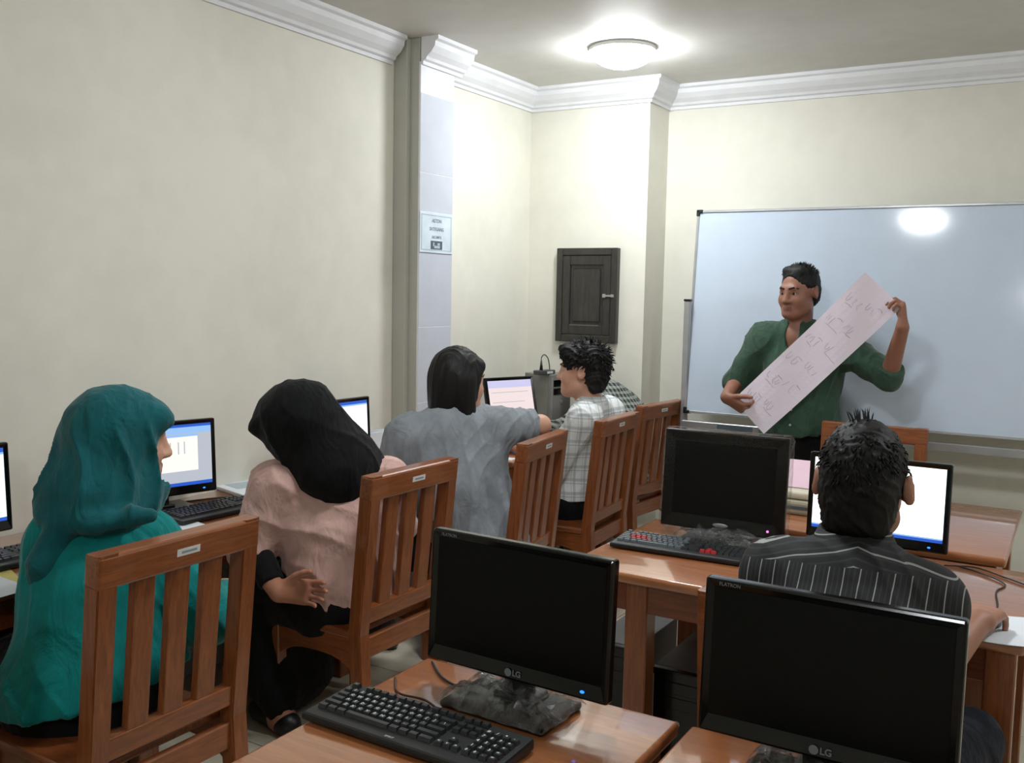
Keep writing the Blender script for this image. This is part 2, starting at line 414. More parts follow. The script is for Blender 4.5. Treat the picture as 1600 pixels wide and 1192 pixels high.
desk(-0.64, -0.02, 1.17, 1.81, 'varnished wooden desk at the bottom right under the large dark monitor')
desk(-1.40, -0.09, 2.705, 3.46, 'wide varnished desk where the man in the striped shirt works', legs=(0.745-1.16, 0.745-0.145))
desk(-1.36, -0.19, 3.53, 4.42, 'wooden desk behind the lit monitor with the cream printer on it', h=0.775)
desk(-3.14, -2.57, 0.95, 1.985, 'left wall desk under the partly cut-off lit monitor', 'y')
desk(-3.14, -2.57, 1.995, 2.975, 'left wall desk between the teal and the black headscarf', 'y')
desk(-3.14, -2.57, 2.985, 4.03, 'left wall desk in front of the woman in grey', 'y')
desk(-2.985, -2.49, 4.2, 5.45, 'desk in the far corner with the tilted monitor and tower on it', 'y')

# ------------------------------------------------------------------ chairs
def make_chair():
    t = thing('dining_chair', '', 'chair', group='slatted wooden classroom chairs')
    W2, HT = 0.25, 0.998
    rake = lambda z: -0.20-0.055*max(0, (z-0.44)/0.56)          # back leans backwards (to -Y)
    def post(sx):
        bm = bmesh.new(); x0, x1 = sorted((sx*W2, sx*(W2-0.055)))
        prev = None; zs = [0, 0.44, HT]
        rings = []
        for z in zs:
            yc = rake(z)-(0.03 if z == 0 else 0)
            rings.append([bm.verts.new((x, y, z)) for x, y in ((x0, yc-0.026), (x1, yc-0.026), (x1, yc+0.026), (x0, yc+0.026))])
        for a, b in zip(rings, rings[1:]):
            for k in range(4): bm.faces.new((a[k], a[(k+1) % 4], b[(k+1) % 4], b[k]))
        bm.faces.new(rings[0][::-1]); bm.faces.new(rings[-1])
        bmesh.ops.bevel(bm, geom=[e for e in bm.edges if e.calc_length() > 0.3], offset=0.004, segments=2, affect='EDGES')
        return bm
    for sx in (-1, 1): obj('back_post', post(sx), M['wood_z'], t)
    ang = math.atan2(0.055, 0.56)
    def raked(z0, z1, hx, th, bev=0.004, x0=None, x1=None):
        x0 = -hx if x0 is None else x0; x1 = hx if x1 is None else x1
        bm = nbox(x0, x1, -th/2, th/2, z0-0.44, z1-0.44, bev, 2)
        bm.transform(Matrix.Translation((0, -0.20, 0.44)) @ Matrix.Rotation(ang, 4, 'X')); return bm
    tr = obj('top_rail', raked(0.918, HT+0.004, W2+0.0015, 0.0535, 0.008), M['wood_x'], t)
    lb = raked(0.951, 0.97, 0.03, 0.004, 0.0, -0.028, 0.044); lb.transform(Matrix.Translation((0, -0.0255, 0)))
    obj('label_sticker', lb, M['label'], tr)
    lb = raked(0.957, 0.963, 0.03, 0.0042, 0.0, -0.014, 0.034); lb.transform(Matrix.Translation((0, -0.0257, 0)))
    obj('label_print', lb, M['sign_ink'], tr)
    for k in range(3):
        xc = (k-1)*0.107
        obj('slat', raked(0.525, 0.925, 0, 0.024, 0.003, xc-0.031, xc+0.031), M['wood_z'], t)
    obj('lower_rail', raked(0.472, 0.53, W2-0.05, 0.034, 0.004), M['wood_x'], t)
    obj('rear_apron', nbox(-W2+0.05, W2-0.05, -0.216, -0.19, 0.345, 0.42, 0.004), M['wood_x'], t)
    obj('seat', nbox(-W2+0.01, W2-0.01, -0.172, 0.225, 0.42, 0.448, 0.008, 2), M['wood_y'], t)
    for sx in (-1, 1):
        obj('front_leg', nbox(*sorted((sx*(W2-0.01), sx*(W2-0.055))), 0.165, 0.21, 0, 0.42, 0.004), M['wood_z'], t)
        bm = bmesh.new()                                       # arched side apron
        x0, x1 = sorted((sx*(W2-0.02), sx*(W2-0.042))); n = 10
        lo = [(-0.18+0.345*k/n, 0.345-0.045*abs(2*k/n-1)**3*1.0) for k in range(n+1)]
        up = [(y, 0.42) for y, _ in lo]
        va = [[bm.verts.new((x, y, z)) for y, z in lo] for x in (x0, x1)]; vb = [[bm.verts.new((x, y, z)) for y, z in up] for x in (x0, x1)]
        for k in range(n):
            bm.faces.new((va[0][k], va[0][k+1], vb[0][k+1], vb[0][k])); bm.faces.new((va[1][k+1], va[1][k], vb[1][k], vb[1][k+1]))
            bm.faces.new((va[0][k+1], va[0][k], va[1][k], va[1][k+1])); bm.faces.new((vb[0][k], vb[0][k+1], vb[1][k+1], vb[1][k]))
        bm.faces.new((va[0][0], vb[0][0], vb[1][0], va[1][0])); bm.faces.new((va[0][n], va[1][n], vb[1][n], vb[0][n]))
        obj('side_apron', bm, M['wood_y'], t)
    obj('front_apron', nbox(-W2+0.05, W2-0.05, 0.175, 0.2, 0.345, 0.42, 0.004), M['wood_x'], t)
    return t
ch0 = make_chair()
CH = [   # centre of the top rail's back, yaw
    (-1.935, 1.63, 90, 'slatted wooden chair in the left foreground behind the woman in teal'),
    (-2.035, 2.74, 89, 'slatted wooden chair behind the woman in the pink blouse'),
    (-2.015, 3.665, 98, 'slatted wooden chair the woman in grey rests her arm on'),
    (-2.055, 4.52, 93, 'slatted wooden chair behind the young man in the plaid shirt'),
    (-2.12, 5.26, 84, 'farthest slatted wooden chair in the left row, beside the whiteboard'),
    (-0.895, 5.05, 181, 'empty wooden chair facing the room in front of the whiteboard'),
    (-0.432, 1.955, 0, 'wooden chair under the man in the striped shirt'),
    (-2.05, 0.955, 90, 'wooden chair at the far left edge, only its post showing')]
for i, (x, y, rz, lab) in enumerate(CH):
    a = math.radians(rz); ox = x-(math.sin(a)*0.255); oy = y+math.cos(a)*0.255
    if i == 0:
        ch0.location = (ox, oy, 0); ch0.rotation_euler = (0, 0, a); ch0['label'] = lab
    else: dup(ch0, (ox, oy, 0), rz, lab)

# ------------------------------------------------------------------ monitors
def casing(w, h, d, bez, bot):
    """box with a stepped-in front opening; front at y=0 facing -Y, bottom at z=0"""
    bm = nbox(-w/2, w/2, 0, d*0.55, 0, h, 0.006, 2)
    fr = [f for f in bm.faces if f.normal.y < -0.9 and f.calc_area() > w*h*0.5][0]
    r = bmesh.ops.inset_region(bm, faces=[fr], thickness=bez)
    for v in fr.verts:
        v.co.y += 0.005
        if v.co.z < h/2: v.co.z += bot-bez
    box(bm, -w*0.3, w*0.3, d*0.5, d, h*0.15, h*0.85, 0.012, 2)
    return bm
def quad(bm, x0, x1, y, z0, z1, mi):
    f = bm.faces.new([bm.verts.new(p) for p in ((x0, y, z0), (x1, y, z0), (x1, y, z1), (x0, y, z1))]); f.material_index = mi
def monitor(lab, loc, rz, scr='off', w=0.443, h=0.288, bottom=0.058, bez=0.017, bot=0.034, tilt=3, base=(0.25, 0.165), logo=True, led=None, by=0.0, roll=0):
    t = thing('computer_monitor', lab, 'monitor', loc, rz, 'flat computer monitors')
    tm = Matrix.Translation((0, 0, bottom)) @ Matrix.Rotation(math.radians(-tilt), 4, 'X') @ Matrix.Rotation(math.radians(roll), 4, 'Y')
    bm = casing(w, h, 0.052, bez, bot); bm.transform(tm); cs = obj('casing', bm, M['black_gloss'], t)
    x0, x1, z0, z1 = -w/2+bez, w/2-bez, bot, h-bez
    bm = bmesh.new(); y = 0.004; X = lambda f: x0+(x1-x0)*f; Z = lambda f: z0+(z1-z0)*f
    if scr == 'off':
        mats = [M['screen_off']]; quad(bm, x0, x1, y, z0, z1, 0)
    else:
        mats = [M[k] for k in ('scr_white', 'scr_blue', 'scr_sky', 'scr_grey', 'scr_page', 'scr_pink', 'scr_lilac', 'scr_hot', 'scr_line')]
        def rows(spec):
            zz = 1.0
            for hgt, mi in spec: quad(bm, x0, x1, y, Z(zz-hgt), Z(zz), mi); zz -= hgt
        if scr == 'doc':
            rows([(0.045, 1), (0.10, 2), (0.80, 3), (0.055, 1)])
            quad(bm, X(0.06), X(0.86), y-0.0004, Z(0.24), Z(0.80), 4); quad(bm, X(0.06), X(0.86), y-0.0004, Z(0.80), Z(0.84), 2)
            for f in (0.58, 0.66, 0.72): quad(bm, X(f), X(f+0.012), y-0.0008, Z(0.52), Z(0.72), 3)
        elif scr == 'white': rows([(0.06, 1), (0.03, 2), (0.86, 0), (0.05, 1)])
        elif scr == 'hot': rows([(0.94, 7), (0.02, 2), (0.04, 1)])
        elif scr == 'pink':
            rows([(0.07, 6), (0.12, 6), (0.71, 5), (0.10, 1)])
            for f, l in ((0.68, 0.9), (0.42, 0.8)): quad(bm, X(0.06), X(l), y-0.0004, Z(f), Z(f+0.015), 8)
    bm.transform(tm); obj('screen', bm, mats, t)
    if logo:
        f = tm @ FRONT(0.012, -0.0006, bot*0.48)
        text_obj('logo', 'LG', 0.017, M['grey_logo'], cs, f, bold=0.0004)
        bm = bmesh.new(); bmesh.ops.create_circle(bm, cap_ends=True, segments=20, radius=0.0085); bm.transform(tm @ FRONT(-0.009, -0.0007, bot*0.48)); obj('logo_disc', bm, M['grey_logo'], cs)
        text_obj('model_print', 'FLATRON', 0.009, M['grey_logo'], cs, tm @ FRONT(-w/2+0.047, -0.0006, h-0.0095))
    if led:
        bm = bmesh.new(); bmesh.ops.create_uvsphere(bm, u_segments=10, v_segments=6, radius=0.005); bm.transform(tm @ Matrix.Translation((w/2-0.055, -0.0005, bot*0.5)) @ Matrix.Scale(1.7 if led == 'led_blue' else 1, 4, (1, 0, 0)) @ Matrix.Scale(0.6 if led == 'led_blue' else 0.8, 4)); obj('power_light', bm, M[led], cs)
    bw, bd = base
    bm = nbox(-bw/2, bw/2, by-bd/2, by+bd/2, 0, 0.016, 0.006, 2); obj('base', bm, M['black_gloss'], t)
    nky = 0.018+0.08*math.tan(math.radians(tilt)); bm = nbox(-0.035, 0.035, nky, nky+0.026, 0.01, bottom+0.07, 0.008, 2); box(bm, -0.05, 0.05, 0.005, 0.075, 0.012, 0.026, 0.006, 2); obj('neck', bm, M['black_satin'], t)
    return t
def film_sheet(bm, w, d, z0, amp, sx, sy, seed, mat=None):
    rr = random.Random(seed); n, mm = sx, sy; g = []
    for i in range(n+1):
        row = []
        for j in range(mm+1):
            u, v = i/n, j/mm; edge = min(u, 1-u, v, 1-v)
            z = z0+amp*rr.random()*(0.4+min(1, edge*6)) if edge > 0.001 else z0-0.012
            row.append(bm.verts.new((-w/2+w*u+rr.uniform(-1, 1)*0.004, -d/2+d*v+rr.uniform(-1, 1)*0.004, z)))
        g.append(row)
    for i in range(n):
        for j in range(mm): bm.faces.new((g[i][j], g[i+1][j], g[i+1][j+1], g[i][j+1]))
    if mat is not None: bm.transform(mat)
    return bm
mA = monitor('switched-off black monitor with a glowing blue power light on the foreground desk', (-0.985, 1.675, T), -2, led='led_blue')
wr = obj('plastic_wrap', film_sheet(bmesh.new(), 0.262, 0.178, 0.022, 0.026, 16, 11, 3), M['film_loose'], mA)
mB = monitor('large dark switched-off monitor at the lower right, its base out of frame', (-0.36, 1.675, T), 0, led=None)
obj('plastic_wrap', film_sheet(bmesh.new(), 0.262, 0.178, 0.022, 0.026, 16, 11, 5), M['film_loose'], mB)
mW = monitor('squarish black monitor still wrapped in clear plastic film on the middle desk', (-1.08, 3.27, T), 2, w=0.445, h=0.352, bottom=0.03, bez=0.04, bot=0.05, tilt=5, base=(0.24, 0.2), logo=False, led='led_pink')
tm = Matrix.Translation((0, 0, 0.03)) @ Matrix.Rotation(math.radians(-5), 4, 'X')
bm = bmesh.new(); bmesh.ops.create_uvsphere(bm, u_segments=20, v_segments=10, radius=1); bm.transform(tm @ Matrix.Translation((0.0, -0.0008, 0.024)) @ Matrix.Diagonal((0.028, 0.002, 0.007, 1)))
obj('badge', bm, M['silver'], mW, True)
bm = nbox(-0.229, 0.229, -0.008, 0.07, -0.006, 0.36, 0.02, 4); bmesh.ops.subdivide_edges(bm, edges=[e for e in bm.edges if e.calc_length() > 0.1], cuts=14, use_grid_fill=True)
rr = random.Random(4)
for v in bm.verts:
    k = 0.5 if abs(v.co.x) < 0.2 and 0.03 < v.co.z < 0.33 else 1
    v.co += Vector((rr.uniform(-1, 1)*0.002, rr.uniform(-1, 0.6)*0.003*k, rr.uniform(-1, 1)*0.003))
bm.transform(tm); obj('plastic_wrap', bm, M['film'], mW)
obj('plastic_wrap', film_sheet(bmesh.new(), 0.3, 0.2, 0.024, 0.022, 16, 10, 9), M['film_loose'], mW)
monitor('lit white monitor in front of the man in the striped shirt', (-0.565, 3.29, T), 0, 'hot', led='led_blue')
monitor('lit monitor showing a white document beside the teal headscarf', (-2.985, 2.44, T), 76, 'doc', led='led_blue', by=0.035)
monitor('lit monitor with a blank white page behind the black headscarf', (-2.985, 3.45, T), 88, 'white', by=0.035)
monitor('lit monitor cut off by the left edge of the picture', (-2.985, 1.615, T), 88, 'white', led='led_blue', by=0.035)
monitor('small tilted lit monitor in the far corner facing the young man in plaid', (-2.80, 4.75, T), 70, 'pink', w=0.36, h=0.27, bottom=0.115, bez=0.02, bot=0.03, tilt=14, base=(0.2, 0.17), logo=False, roll=0)

# ------------------------------------------------------------------ keyboards
def key_mesh(wd, mat, dp=0.0158, ht=0.0085):
    bm = bmesh.new(); a, b = wd/2-0.0008, dp/2-0.0008; c, d = a-0.0022, b-0.0026
    lo = [bm.verts.new(p) for p in ((-a, -b, 0), (a, -b, 0), (a, b, 0), (-a, b, 0))]; hi = [bm.verts.new(p) for p in ((-c, -d+0.0006, ht), (c, -d+0.0006, ht), (c, d+0.0006, ht), (-c, d+0.0006, ht))]
    for k in range(4): bm.faces.new((lo[k], lo[(k+1) % 4], hi[(k+1) % 4], hi[k]))
    bm.faces.new(hi); return bm
def key_layout():
    u = 0.019; rows = []
    L = []
    ys = [0.062, 0.037, 0.018, -0.001, -0.020, -0.039]
    def run(y, x, ws, chars):
        for wd, ch in zip(ws, chars):
            L.append((x+wd*u/2, y, wd*u, ch)); x += wd*u
    x0 = -0.2115
    L.append((x0+u/2, ys[0], u, ''))
    for g in range(3): run(ys[0], x0+u*2+g*(4*u+u/2), [1]*4, ['']*4)
    run(ys[1], x0, [1]*13+[2], list("`1234567890-=")+[''])
    run(ys[2], x0, [1.5]+[1]*12+[1.5], ['']+list("QWERTYUIOP[]")+['\\'])
    run(ys[3], x0, [1.75]+[1]*11+[2.25], ['']+list("ASDFGHJKL;'")+[''])
    run(ys[4], x0, [2.25]+[1]*10+[2.75], ['']+list("ZXCVBNM,./")+[''])
    run(ys[5], x0, [1.25, 1.25, 1.25, 5.75, 1.25, 1.25, 1.25, 1.75], ['']*8)
    xn = x0+15.25*u
    for k in (0, 1, 2): run(ys[k], xn, [1]*3, ['']*3)
    run(ys[4], xn+u, [1], ['^']); run(ys[5], xn, [1]*3, ['<', 'v', '>'])
    xp = xn+3.25*u
    for k, s in ((1, '#/*-'), (2, '789+'), (3, '456+'), (4, '123='), (5, '00.=')): run(ys[k], xp, [1]*4, list(s))
    return L
KL = key_layout()
def keyboard(lab, loc, rz, full=False, red=False, slope=3.2):
    t = thing('keyboard', lab, 'keyboard', loc, rz, 'black computer keyboards')
    sl = Matrix.Rotation(math.radians(slope), 4, 'X')
    bm = nbox(-0.226, 0.226, -0.078, 0.078, 0.003, 0.02, 0.006, 2)
    for v in bm.verts:
        if v.co.z > 0.01: v.co.z += (v.co.y+0.078)*math.tan(math.radians(slope))
    obj('body', bm, M['black_satin'], t)
    if full:
        cache = {}
        legend = bmesh.new()
        for x, y, wd, ch in KL:
            k_ = round(wd, 4)
            if k_ not in cache:
                b = key_mesh(wd, 0); me = bpy.data.meshes.new('key'); b.to_mesh(me); b.free(); me.materials.append(M['key']); cache[k_] = me
            o = bpy.data.objects.new('key', cache[k_]); o.location = (x, y, 0.0195+(y+0.078)*math.tan(math.radians(slope))); o.rotation_euler = (math.radians(slope), 0, 0); link(o, t)
            if ch:
                cu_ = bpy.data.curves.new('t', 'FONT'); cu_.body = ch; cu_.size = 0.0105; cu_.offset = 0.0003; cu_.align_x = 'CENTER'; cu_.align_y = 'CENTER'; cu_.resolution_u = 1
                to = bpy.data.objects.new('t', cu_); me = bpy.data.meshes.new_from_object(to); bpy.data.objects.remove(to); bpy.data.curves.remove(cu_)
                me.transform(Matrix.Translation((x-0.0012, y+0.0012, 0.0195+0.0088+(y+0.078)*math.tan(math.radians(slope)))) @ sl)
                legend.from_mesh(me); bpy.data.meshes.remove(me)
        lo = obj('key_legends', legend, M['legend'], t); lo['kind'] = 'stuff'
        text_obj('model_print', 'SPIRIT', 0.008, M['legend'], t, Matrix.Translation((-0.01, -0.0655, 0.0215)) @ sl, extrude=0.0002)
    else:
        groups = {'key': bmesh.new(), 'key_sheen': bmesh.new(), 'key_red': bmesh.new()}
        for x, y, wd, ch in KL:
            nm = 'key'
            if red:
                if ch in 'WASDQEF' and ch: nm = 'key_red'
                elif ch in '^<v>' and ch: nm = 'key_red'
                elif x < 0.02: nm = 'key_sheen'  # left part of the board gets the painted reflection
            b = key_mesh(wd, 0); b.transform(Matrix.Translation((x, y, 0.0195+(y+0.078)*math.tan(math.radians(slope)))) @ sl)
            me = bpy.data.meshes.new('t'); b.to_mesh(me); b.free(); groups[nm].from_mesh(me); bpy.data.meshes.remove(me)
        for nm, b in groups.items():
            if len(b.verts):
                o = obj({'key': 'keys', 'key_sheen': 'sheen_keys', 'key_red': 'red_keys'}[nm], b, M[nm], t); o['kind'] = 'stuff'
            else: b.free()
    return t
keyboard('black keyboard in the foreground on the desk of the monitor with blue light', (-1.075, 1.462, T), -1.5, True)
keyboard('black keyboard half hidden under the lower right dark monitor', (-0.33, 1.475, T), 0)
keyboard('black keyboard with red arrow keys before the plastic-wrapped monitor', (-1.14, 3.045, T), 3, red=True)
keyboard('dark keyboard on the left wall desk between teal and pink women', (-2.815, 2.56, T), 87)
keyboard('dark keyboard at the left edge of the picture beside the teal sleeve', (-2.815, 1.66, T), 88)

# ------------------------------------------------------------------ paper, booklets, cables
def sheet(lab, loc, rz, w, d, mat, bend=0.0, name='paper_sheet', n=8, cat='paper', droop=0.0):
    vs, fs = [], []
    for k, dz in enumerate((0, -0.0008)):
        for i in range(n+1):
            for j in range(n+1):
                u, v = i/n-0.5, j/n-0.5
                vs.append((u*w, v*d, 0.0012+dz+bend*(u*u*2+0.4*math.sin(5*v)**2*abs(u))-droop*max(0, -v-0.1)**1.4*2))
    q = (n+1)
    for i in range(n):
        for j in range(n):
            a = i*q+j; fs.append((a, a+q, a+q+1, a+1)); b = a+q*q; fs.append((b, b+1, b+q+1, b+q))
    o = obj(name, (vs, fs), mat, None, True, loc); o.rotation_euler = (0, 0, math.radians(rz)); return tag(o, lab, cat)
sheet('white paper at the left edge of the teal woman\'s desk', (-2.66, 1.50, T+0.002), 85, 0.21, 0.297, M['paper'], 0.01)
sheet('yellow paper lying under the white one at the left picture edge', (-2.72, 1.56, T), 70, 0.21, 0.29, M['paper_yellow'], 0)
sheet('white paper on the desk beside the teal woman\'s right shoulder', (-2.70, 2.28, T), 80, 0.21, 0.297, M['paper'], 0.008)
sheet('white paper under the hand of the man in the striped shirt', (-0.165, 2.80, T), 8, 0.22, 0.25, M['paper'], 0.012)
sheet('small white slip hanging off the far corner desk', (-2.565, 4.245, T), 4, 0.10, 0.11, M['paper'], 0.0, droop=0.1)
bk = thing('booklet', 'white booklet with a bluish cover on the left desk beside the pink sleeve', 'booklet', (-3.04, 2.925, T), 75)
obj('pages', nbox(-0.1, 0.1, -0.14, 0.14, 0, 0.014, 0.002), M['paper'], bk); obj('cover_print', nbox(-0.06, 0.06, -0.02, 0.1, 0.0138, 0.0148), M['sign_frame'], bk)
ps = thing('paper_stack', 'upright white papers on the desk left of the woman in grey', 'paper', (-3.04, 3.78, T), 80)
obj('front_sheet', nbox(-0.1, 0.1, -0.003, 0.003, 0, 0.15, 0.001), M['paper'], ps); obj('rear_sheet', nbox(-0.09, 0.11, 0.006, 0.01, 0, 0.16, 0.001), M['sign_paper'], ps)
def cable(lab, pts, r, mat='cable', name='cable'):
    return tag(obj(name, tube(pts, r), M[mat], None, True), lab, 'cable')
cable('dark cable curling on the foreground desk left of the monitor base', [(-1.26, 1.78, T+0.004), (-1.19, 1.72, T+0.004), (-1.13, 1.70, T+0.004), (-1.10, 1.74, T+0.004), (-1.13, 1.80, T+0.004)], 0.003)
cable('brown keyboard cable winding across the foreground desk', [(-1.275, 1.66, T+0.004), (-1.22, 1.60, T+0.004), (-1.15, 1.60, T+0.004), (-1.07, 1.565, T+0.004), (-0.98, 1.56, T+0.004)], 0.0026, 'brown_cable')
cable('thin mouse cable in front of the striped shirt man\'s hand', [(-0.18, 2.885, T+0.016), (-0.175, 3.0, T+0.005), (-0.19, 3.16, T+0.003), (-0.175, 3.26, T+0.003), (-0.26, 3.36, T+0.003), (-0.33, 3.40, T+0.003)], 0.0024)
cable('loose dark cable along the back of the striped shirt man\'s desk', [(-0.36, 3.38, T+0.003), (-0.27, 3.41, T+0.003), (-0.18, 3.34, T+0.003), (-0.10, 3.27, T+0.003)], 0.0024)
cable('thin dark cable on the left wall desk behind the keyboard', [(-3.08, 2.55, T+0.003), (-3.02, 2.72, T+0.003), (-2.95, 2.80, T+0.003), (-2.90, 2.84, T+0.003)], 0.003)
ms = thing('computer_mouse', 'dark computer mouse under the hand of the man in the striped shirt', 'mouse', (-0.182, 2.83, T+0.004), -4)
bm = bmesh.new(); bmesh.ops.create_uvsphere(bm, u_segments=20, v_segments=12, radius=1); bm.transform(Matrix.Diagonal((0.03, 0.052, 0.03, 1)))
bmesh.ops.bisect_plane(bm, geom=list(bm.verts)+list(bm.edges)+list(bm.faces), plane_co=(0, 0, 0.001), plane_no=(0, 0, -1), clear_outer=True)
obj('body', bm, M['black_satin'], ms, True); obj('wheel', nbox(-0.003, 0.003, 0.025, 0.038, 0.018, 0.029, 0.001), M['silver'], ms)
hub = thing('usb_hub', 'small black box with a glowing red light on the desk behind the striped shoulder', 'device', (-0.335, 3.19, T), 20)
obj('body', nbox(-0.03, 0.03, -0.018, 0.018, 0, 0.018, 0.004, 2), M['black_satin'], hub)
bm = bmesh.new(); bmesh.ops.create_uvsphere(bm, u_segments=8, v_segments=6, radius=0.006); bm.transform(Matrix.Translation((0.012, -0.019, 0.014))); obj('light', bm, M['led_red'], hub)

# ------------------------------------------------------------------ printer, towers
pr = thing('printer', 'cream desktop printer behind the plastic-wrapped monitor', 'printer', (-1.0, 3.93, 0.775), 0)
obj('lower_body', nbox(-0.2, 0.2, -0.16, 0.17, 0.0, 0.056, 0.012, 2), M['cream_dark'], pr)
obj('upper_body', nbox(-0.2, 0.2, -0.14, 0.17, 0.058, 0.088, 0.012, 3), M['cream'], pr)
obj('paper_slot', nbox(-0.14, 0.14, -0.162, -0.155, 0.025, 0.036), M['sign_dark'], pr)
bm = nbox(-0.16, 0.16, -0.0015, 0.0015, 0, 0.2); bm.transform(Matrix.Translation((0.0, -0.06, 0.089)) @ Matrix.Rotation(math.radians(-66), 4, 'X'))
tag(obj('pink_paper', bm, M['pink_sheet'], None, False, (-1.0, 3.93, 0.777)), 'pale pink sheet lying on the cream printer', 'paper')
def tower(lab, loc, rz, w, d, h, body, front, details=True):
    t = thing('computer_tower', lab, 'computer', loc, rz, 'desktop computer towers')
    obj('case', nbox(-w/2, w/2, -d/2+0.02, d/2, 0.012, h, 0.003), body, t)
    obj('front_panel', nbox(-w/2, w/2, -d/2-0.012, -d/2+0.02, 0.008, h, 0.006, 2), front, t)
    for k in range(2):
        obj('drive_bay', nbox(-w/2+0.018, w/2-0.018, -d/2-0.0145, -d/2-0.01, h-0.075-k*0.05, h-0.035-k*0.05, 0.002), M['black_gloss'], t)
    obj('bright_strip', nbox(-w/2+0.004, -w/2+0.012, -d/2-0.0145, -d/2-0.01, 0.03, h-0.02, 0.001), M['silver'], t)
    bm = bmesh.new(); bmesh.ops.create_cone(bm, cap_ends=True, segments=16, radius1=0.011, radius2=0.011, depth=0.006); bm.transform(Matrix.Translation((0, -d/2-0.013, h-0.17)) @ Matrix.Rotation(math.pi/2, 4, 'X')); obj('power_button', bm, M['silver'], t)
    for sx in (-1, 1):
        for sy in (-1, 1): obj('foot', nbox(sx*(w/2-0.03)-0.012, sx*(w/2-0.03)+0.012, sy*(d/2-0.05)-0.012, sy*(d/2-0.05)+0.012, 0, 0.013), M['black_satin'], t)
    return t
tower('grey computer tower under the desk, left of the desk leg', (-1.37, 3.22, 0), 0, 0.18, 0.40, 0.40, M['case_grey'], M['black_gloss'])
tower('black computer tower under the striped shirt man\'s desk, right of the leg', (-1.06, 3.08, 0), 0, 0.19, 0.42, 0.42, M['case_grey'], M['black_gloss'])
tw = tower('warm grey computer tower standing on the far corner desk behind the tilted monitor', (-2.845, 5.20, T), 80, 0.19, 0.20, 0.375, M['case_beige'], M['case_beige'])
ad = thing('power_adapter', 'small grey adapter with an upright black plug on top of the corner tower', 'adapter', (-2.80, 5.08, T+0.375), 80)
obj('body', nbox(-0.07, 0.07, -0.03, 0.03, 0, 0.026, 0.005, 2), M['case_grey'], ad); obj('face_label', nbox(-0.01, 0.045, -0.0315, -0.0295, 0.006, 0.02), M['case_light'], ad)
pl_ = bmesh.new(); bmesh.ops.create_cone(pl_, cap_ends=True, segments=12, radius1=0.011, radius2=0.005, depth=0.055); pl_.transform(Matrix.Translation((-0.03, 0, 0.053))); obj('plug', pl_, M['black_satin'], ad, True)
obj('lead', tube([(-0.03, 0, 0.075), (-0.028, 0, 0.105), (0.0, 0.0, 0.118), (0.035, 0.0, 0.09), (0.05, 0.0, 0.03), (0.052, 0.01, 0.012)], 0.003), M['cable'], ad, True)

# ------------------------------------------------------------------ people: smooth-blended body surfaces
V3 = lambda *a: np.array(a, float)
unit = lambda v: np.asarray(v, float)/np.linalg.norm(v)
class Prim:
    __slots__ = ('f', 'lo', 'hi', 'k', 'op')
    def __init__(s, f, lo, hi, k, op): s.f, s.lo, s.hi, s.k, s.op = f, np.asarray(lo, float), np.asarray(hi, float), k, op
def cone(a, b, r1, r2, k=0.03, op='+', cut=None):
    a = np.asarray(a, float); b = np.asarray(b, float); ba = b-a; L2 = max(float(ba@ba), 1e-9); dr = r2-r1; u = ba/math.sqrt(L2)
    def f(X, Y, Z, e):
        px, py, pz = X-a[0], Y-a[1], Z-a[2]
        t = np.clip((px*ba[0]+py*ba[1]+pz*ba[2])/L2, 0, 1)
        d = np.sqrt((px-t*ba[0])**2+(py-t*ba[1])**2+(pz-t*ba[2])**2)-(r1+e+dr*t)
        if cut: d = np.maximum(d, (X-b[0])*u[0]+(Y-b[1])*u[1]+(Z-b[2])*u[2]-0.004)
        return d
    R = max(r1, r2)
    return Prim(f, np.minimum(a, b)-R, np.maximum(a, b)+R, k, op)
def ell(c, r, Mx=None, k=0.03, op='+'):
    c = np.asarray(c, float); Mx = np.eye(3) if Mx is None else np.asarray(Mx, float); r = np.asarray(r, float)
    ext = np.sqrt(((Mx*r)**2).sum(1))
    def f(X, Y, Z, e):
        px, py, pz = X-c[0], Y-c[1], Z-c[2]; rr = r+e
        q = [px*Mx[0, i]+py*Mx[1, i]+pz*Mx[2, i] for i in range(3)]
        k0 = np.sqrt((q[0]/rr[0])**2+(q[1]/rr[1])**2+(q[2]/rr[2])**2)+1e-9
        k1 = np.sqrt((q[0]/rr[0]**2)**2+(q[1]/rr[1]**2)**2+(q[2]/rr[2]**2)**2)+1e-9
        return k0*(k0-1)/k1
    return Prim(f, c-ext, c+ext, k, op)
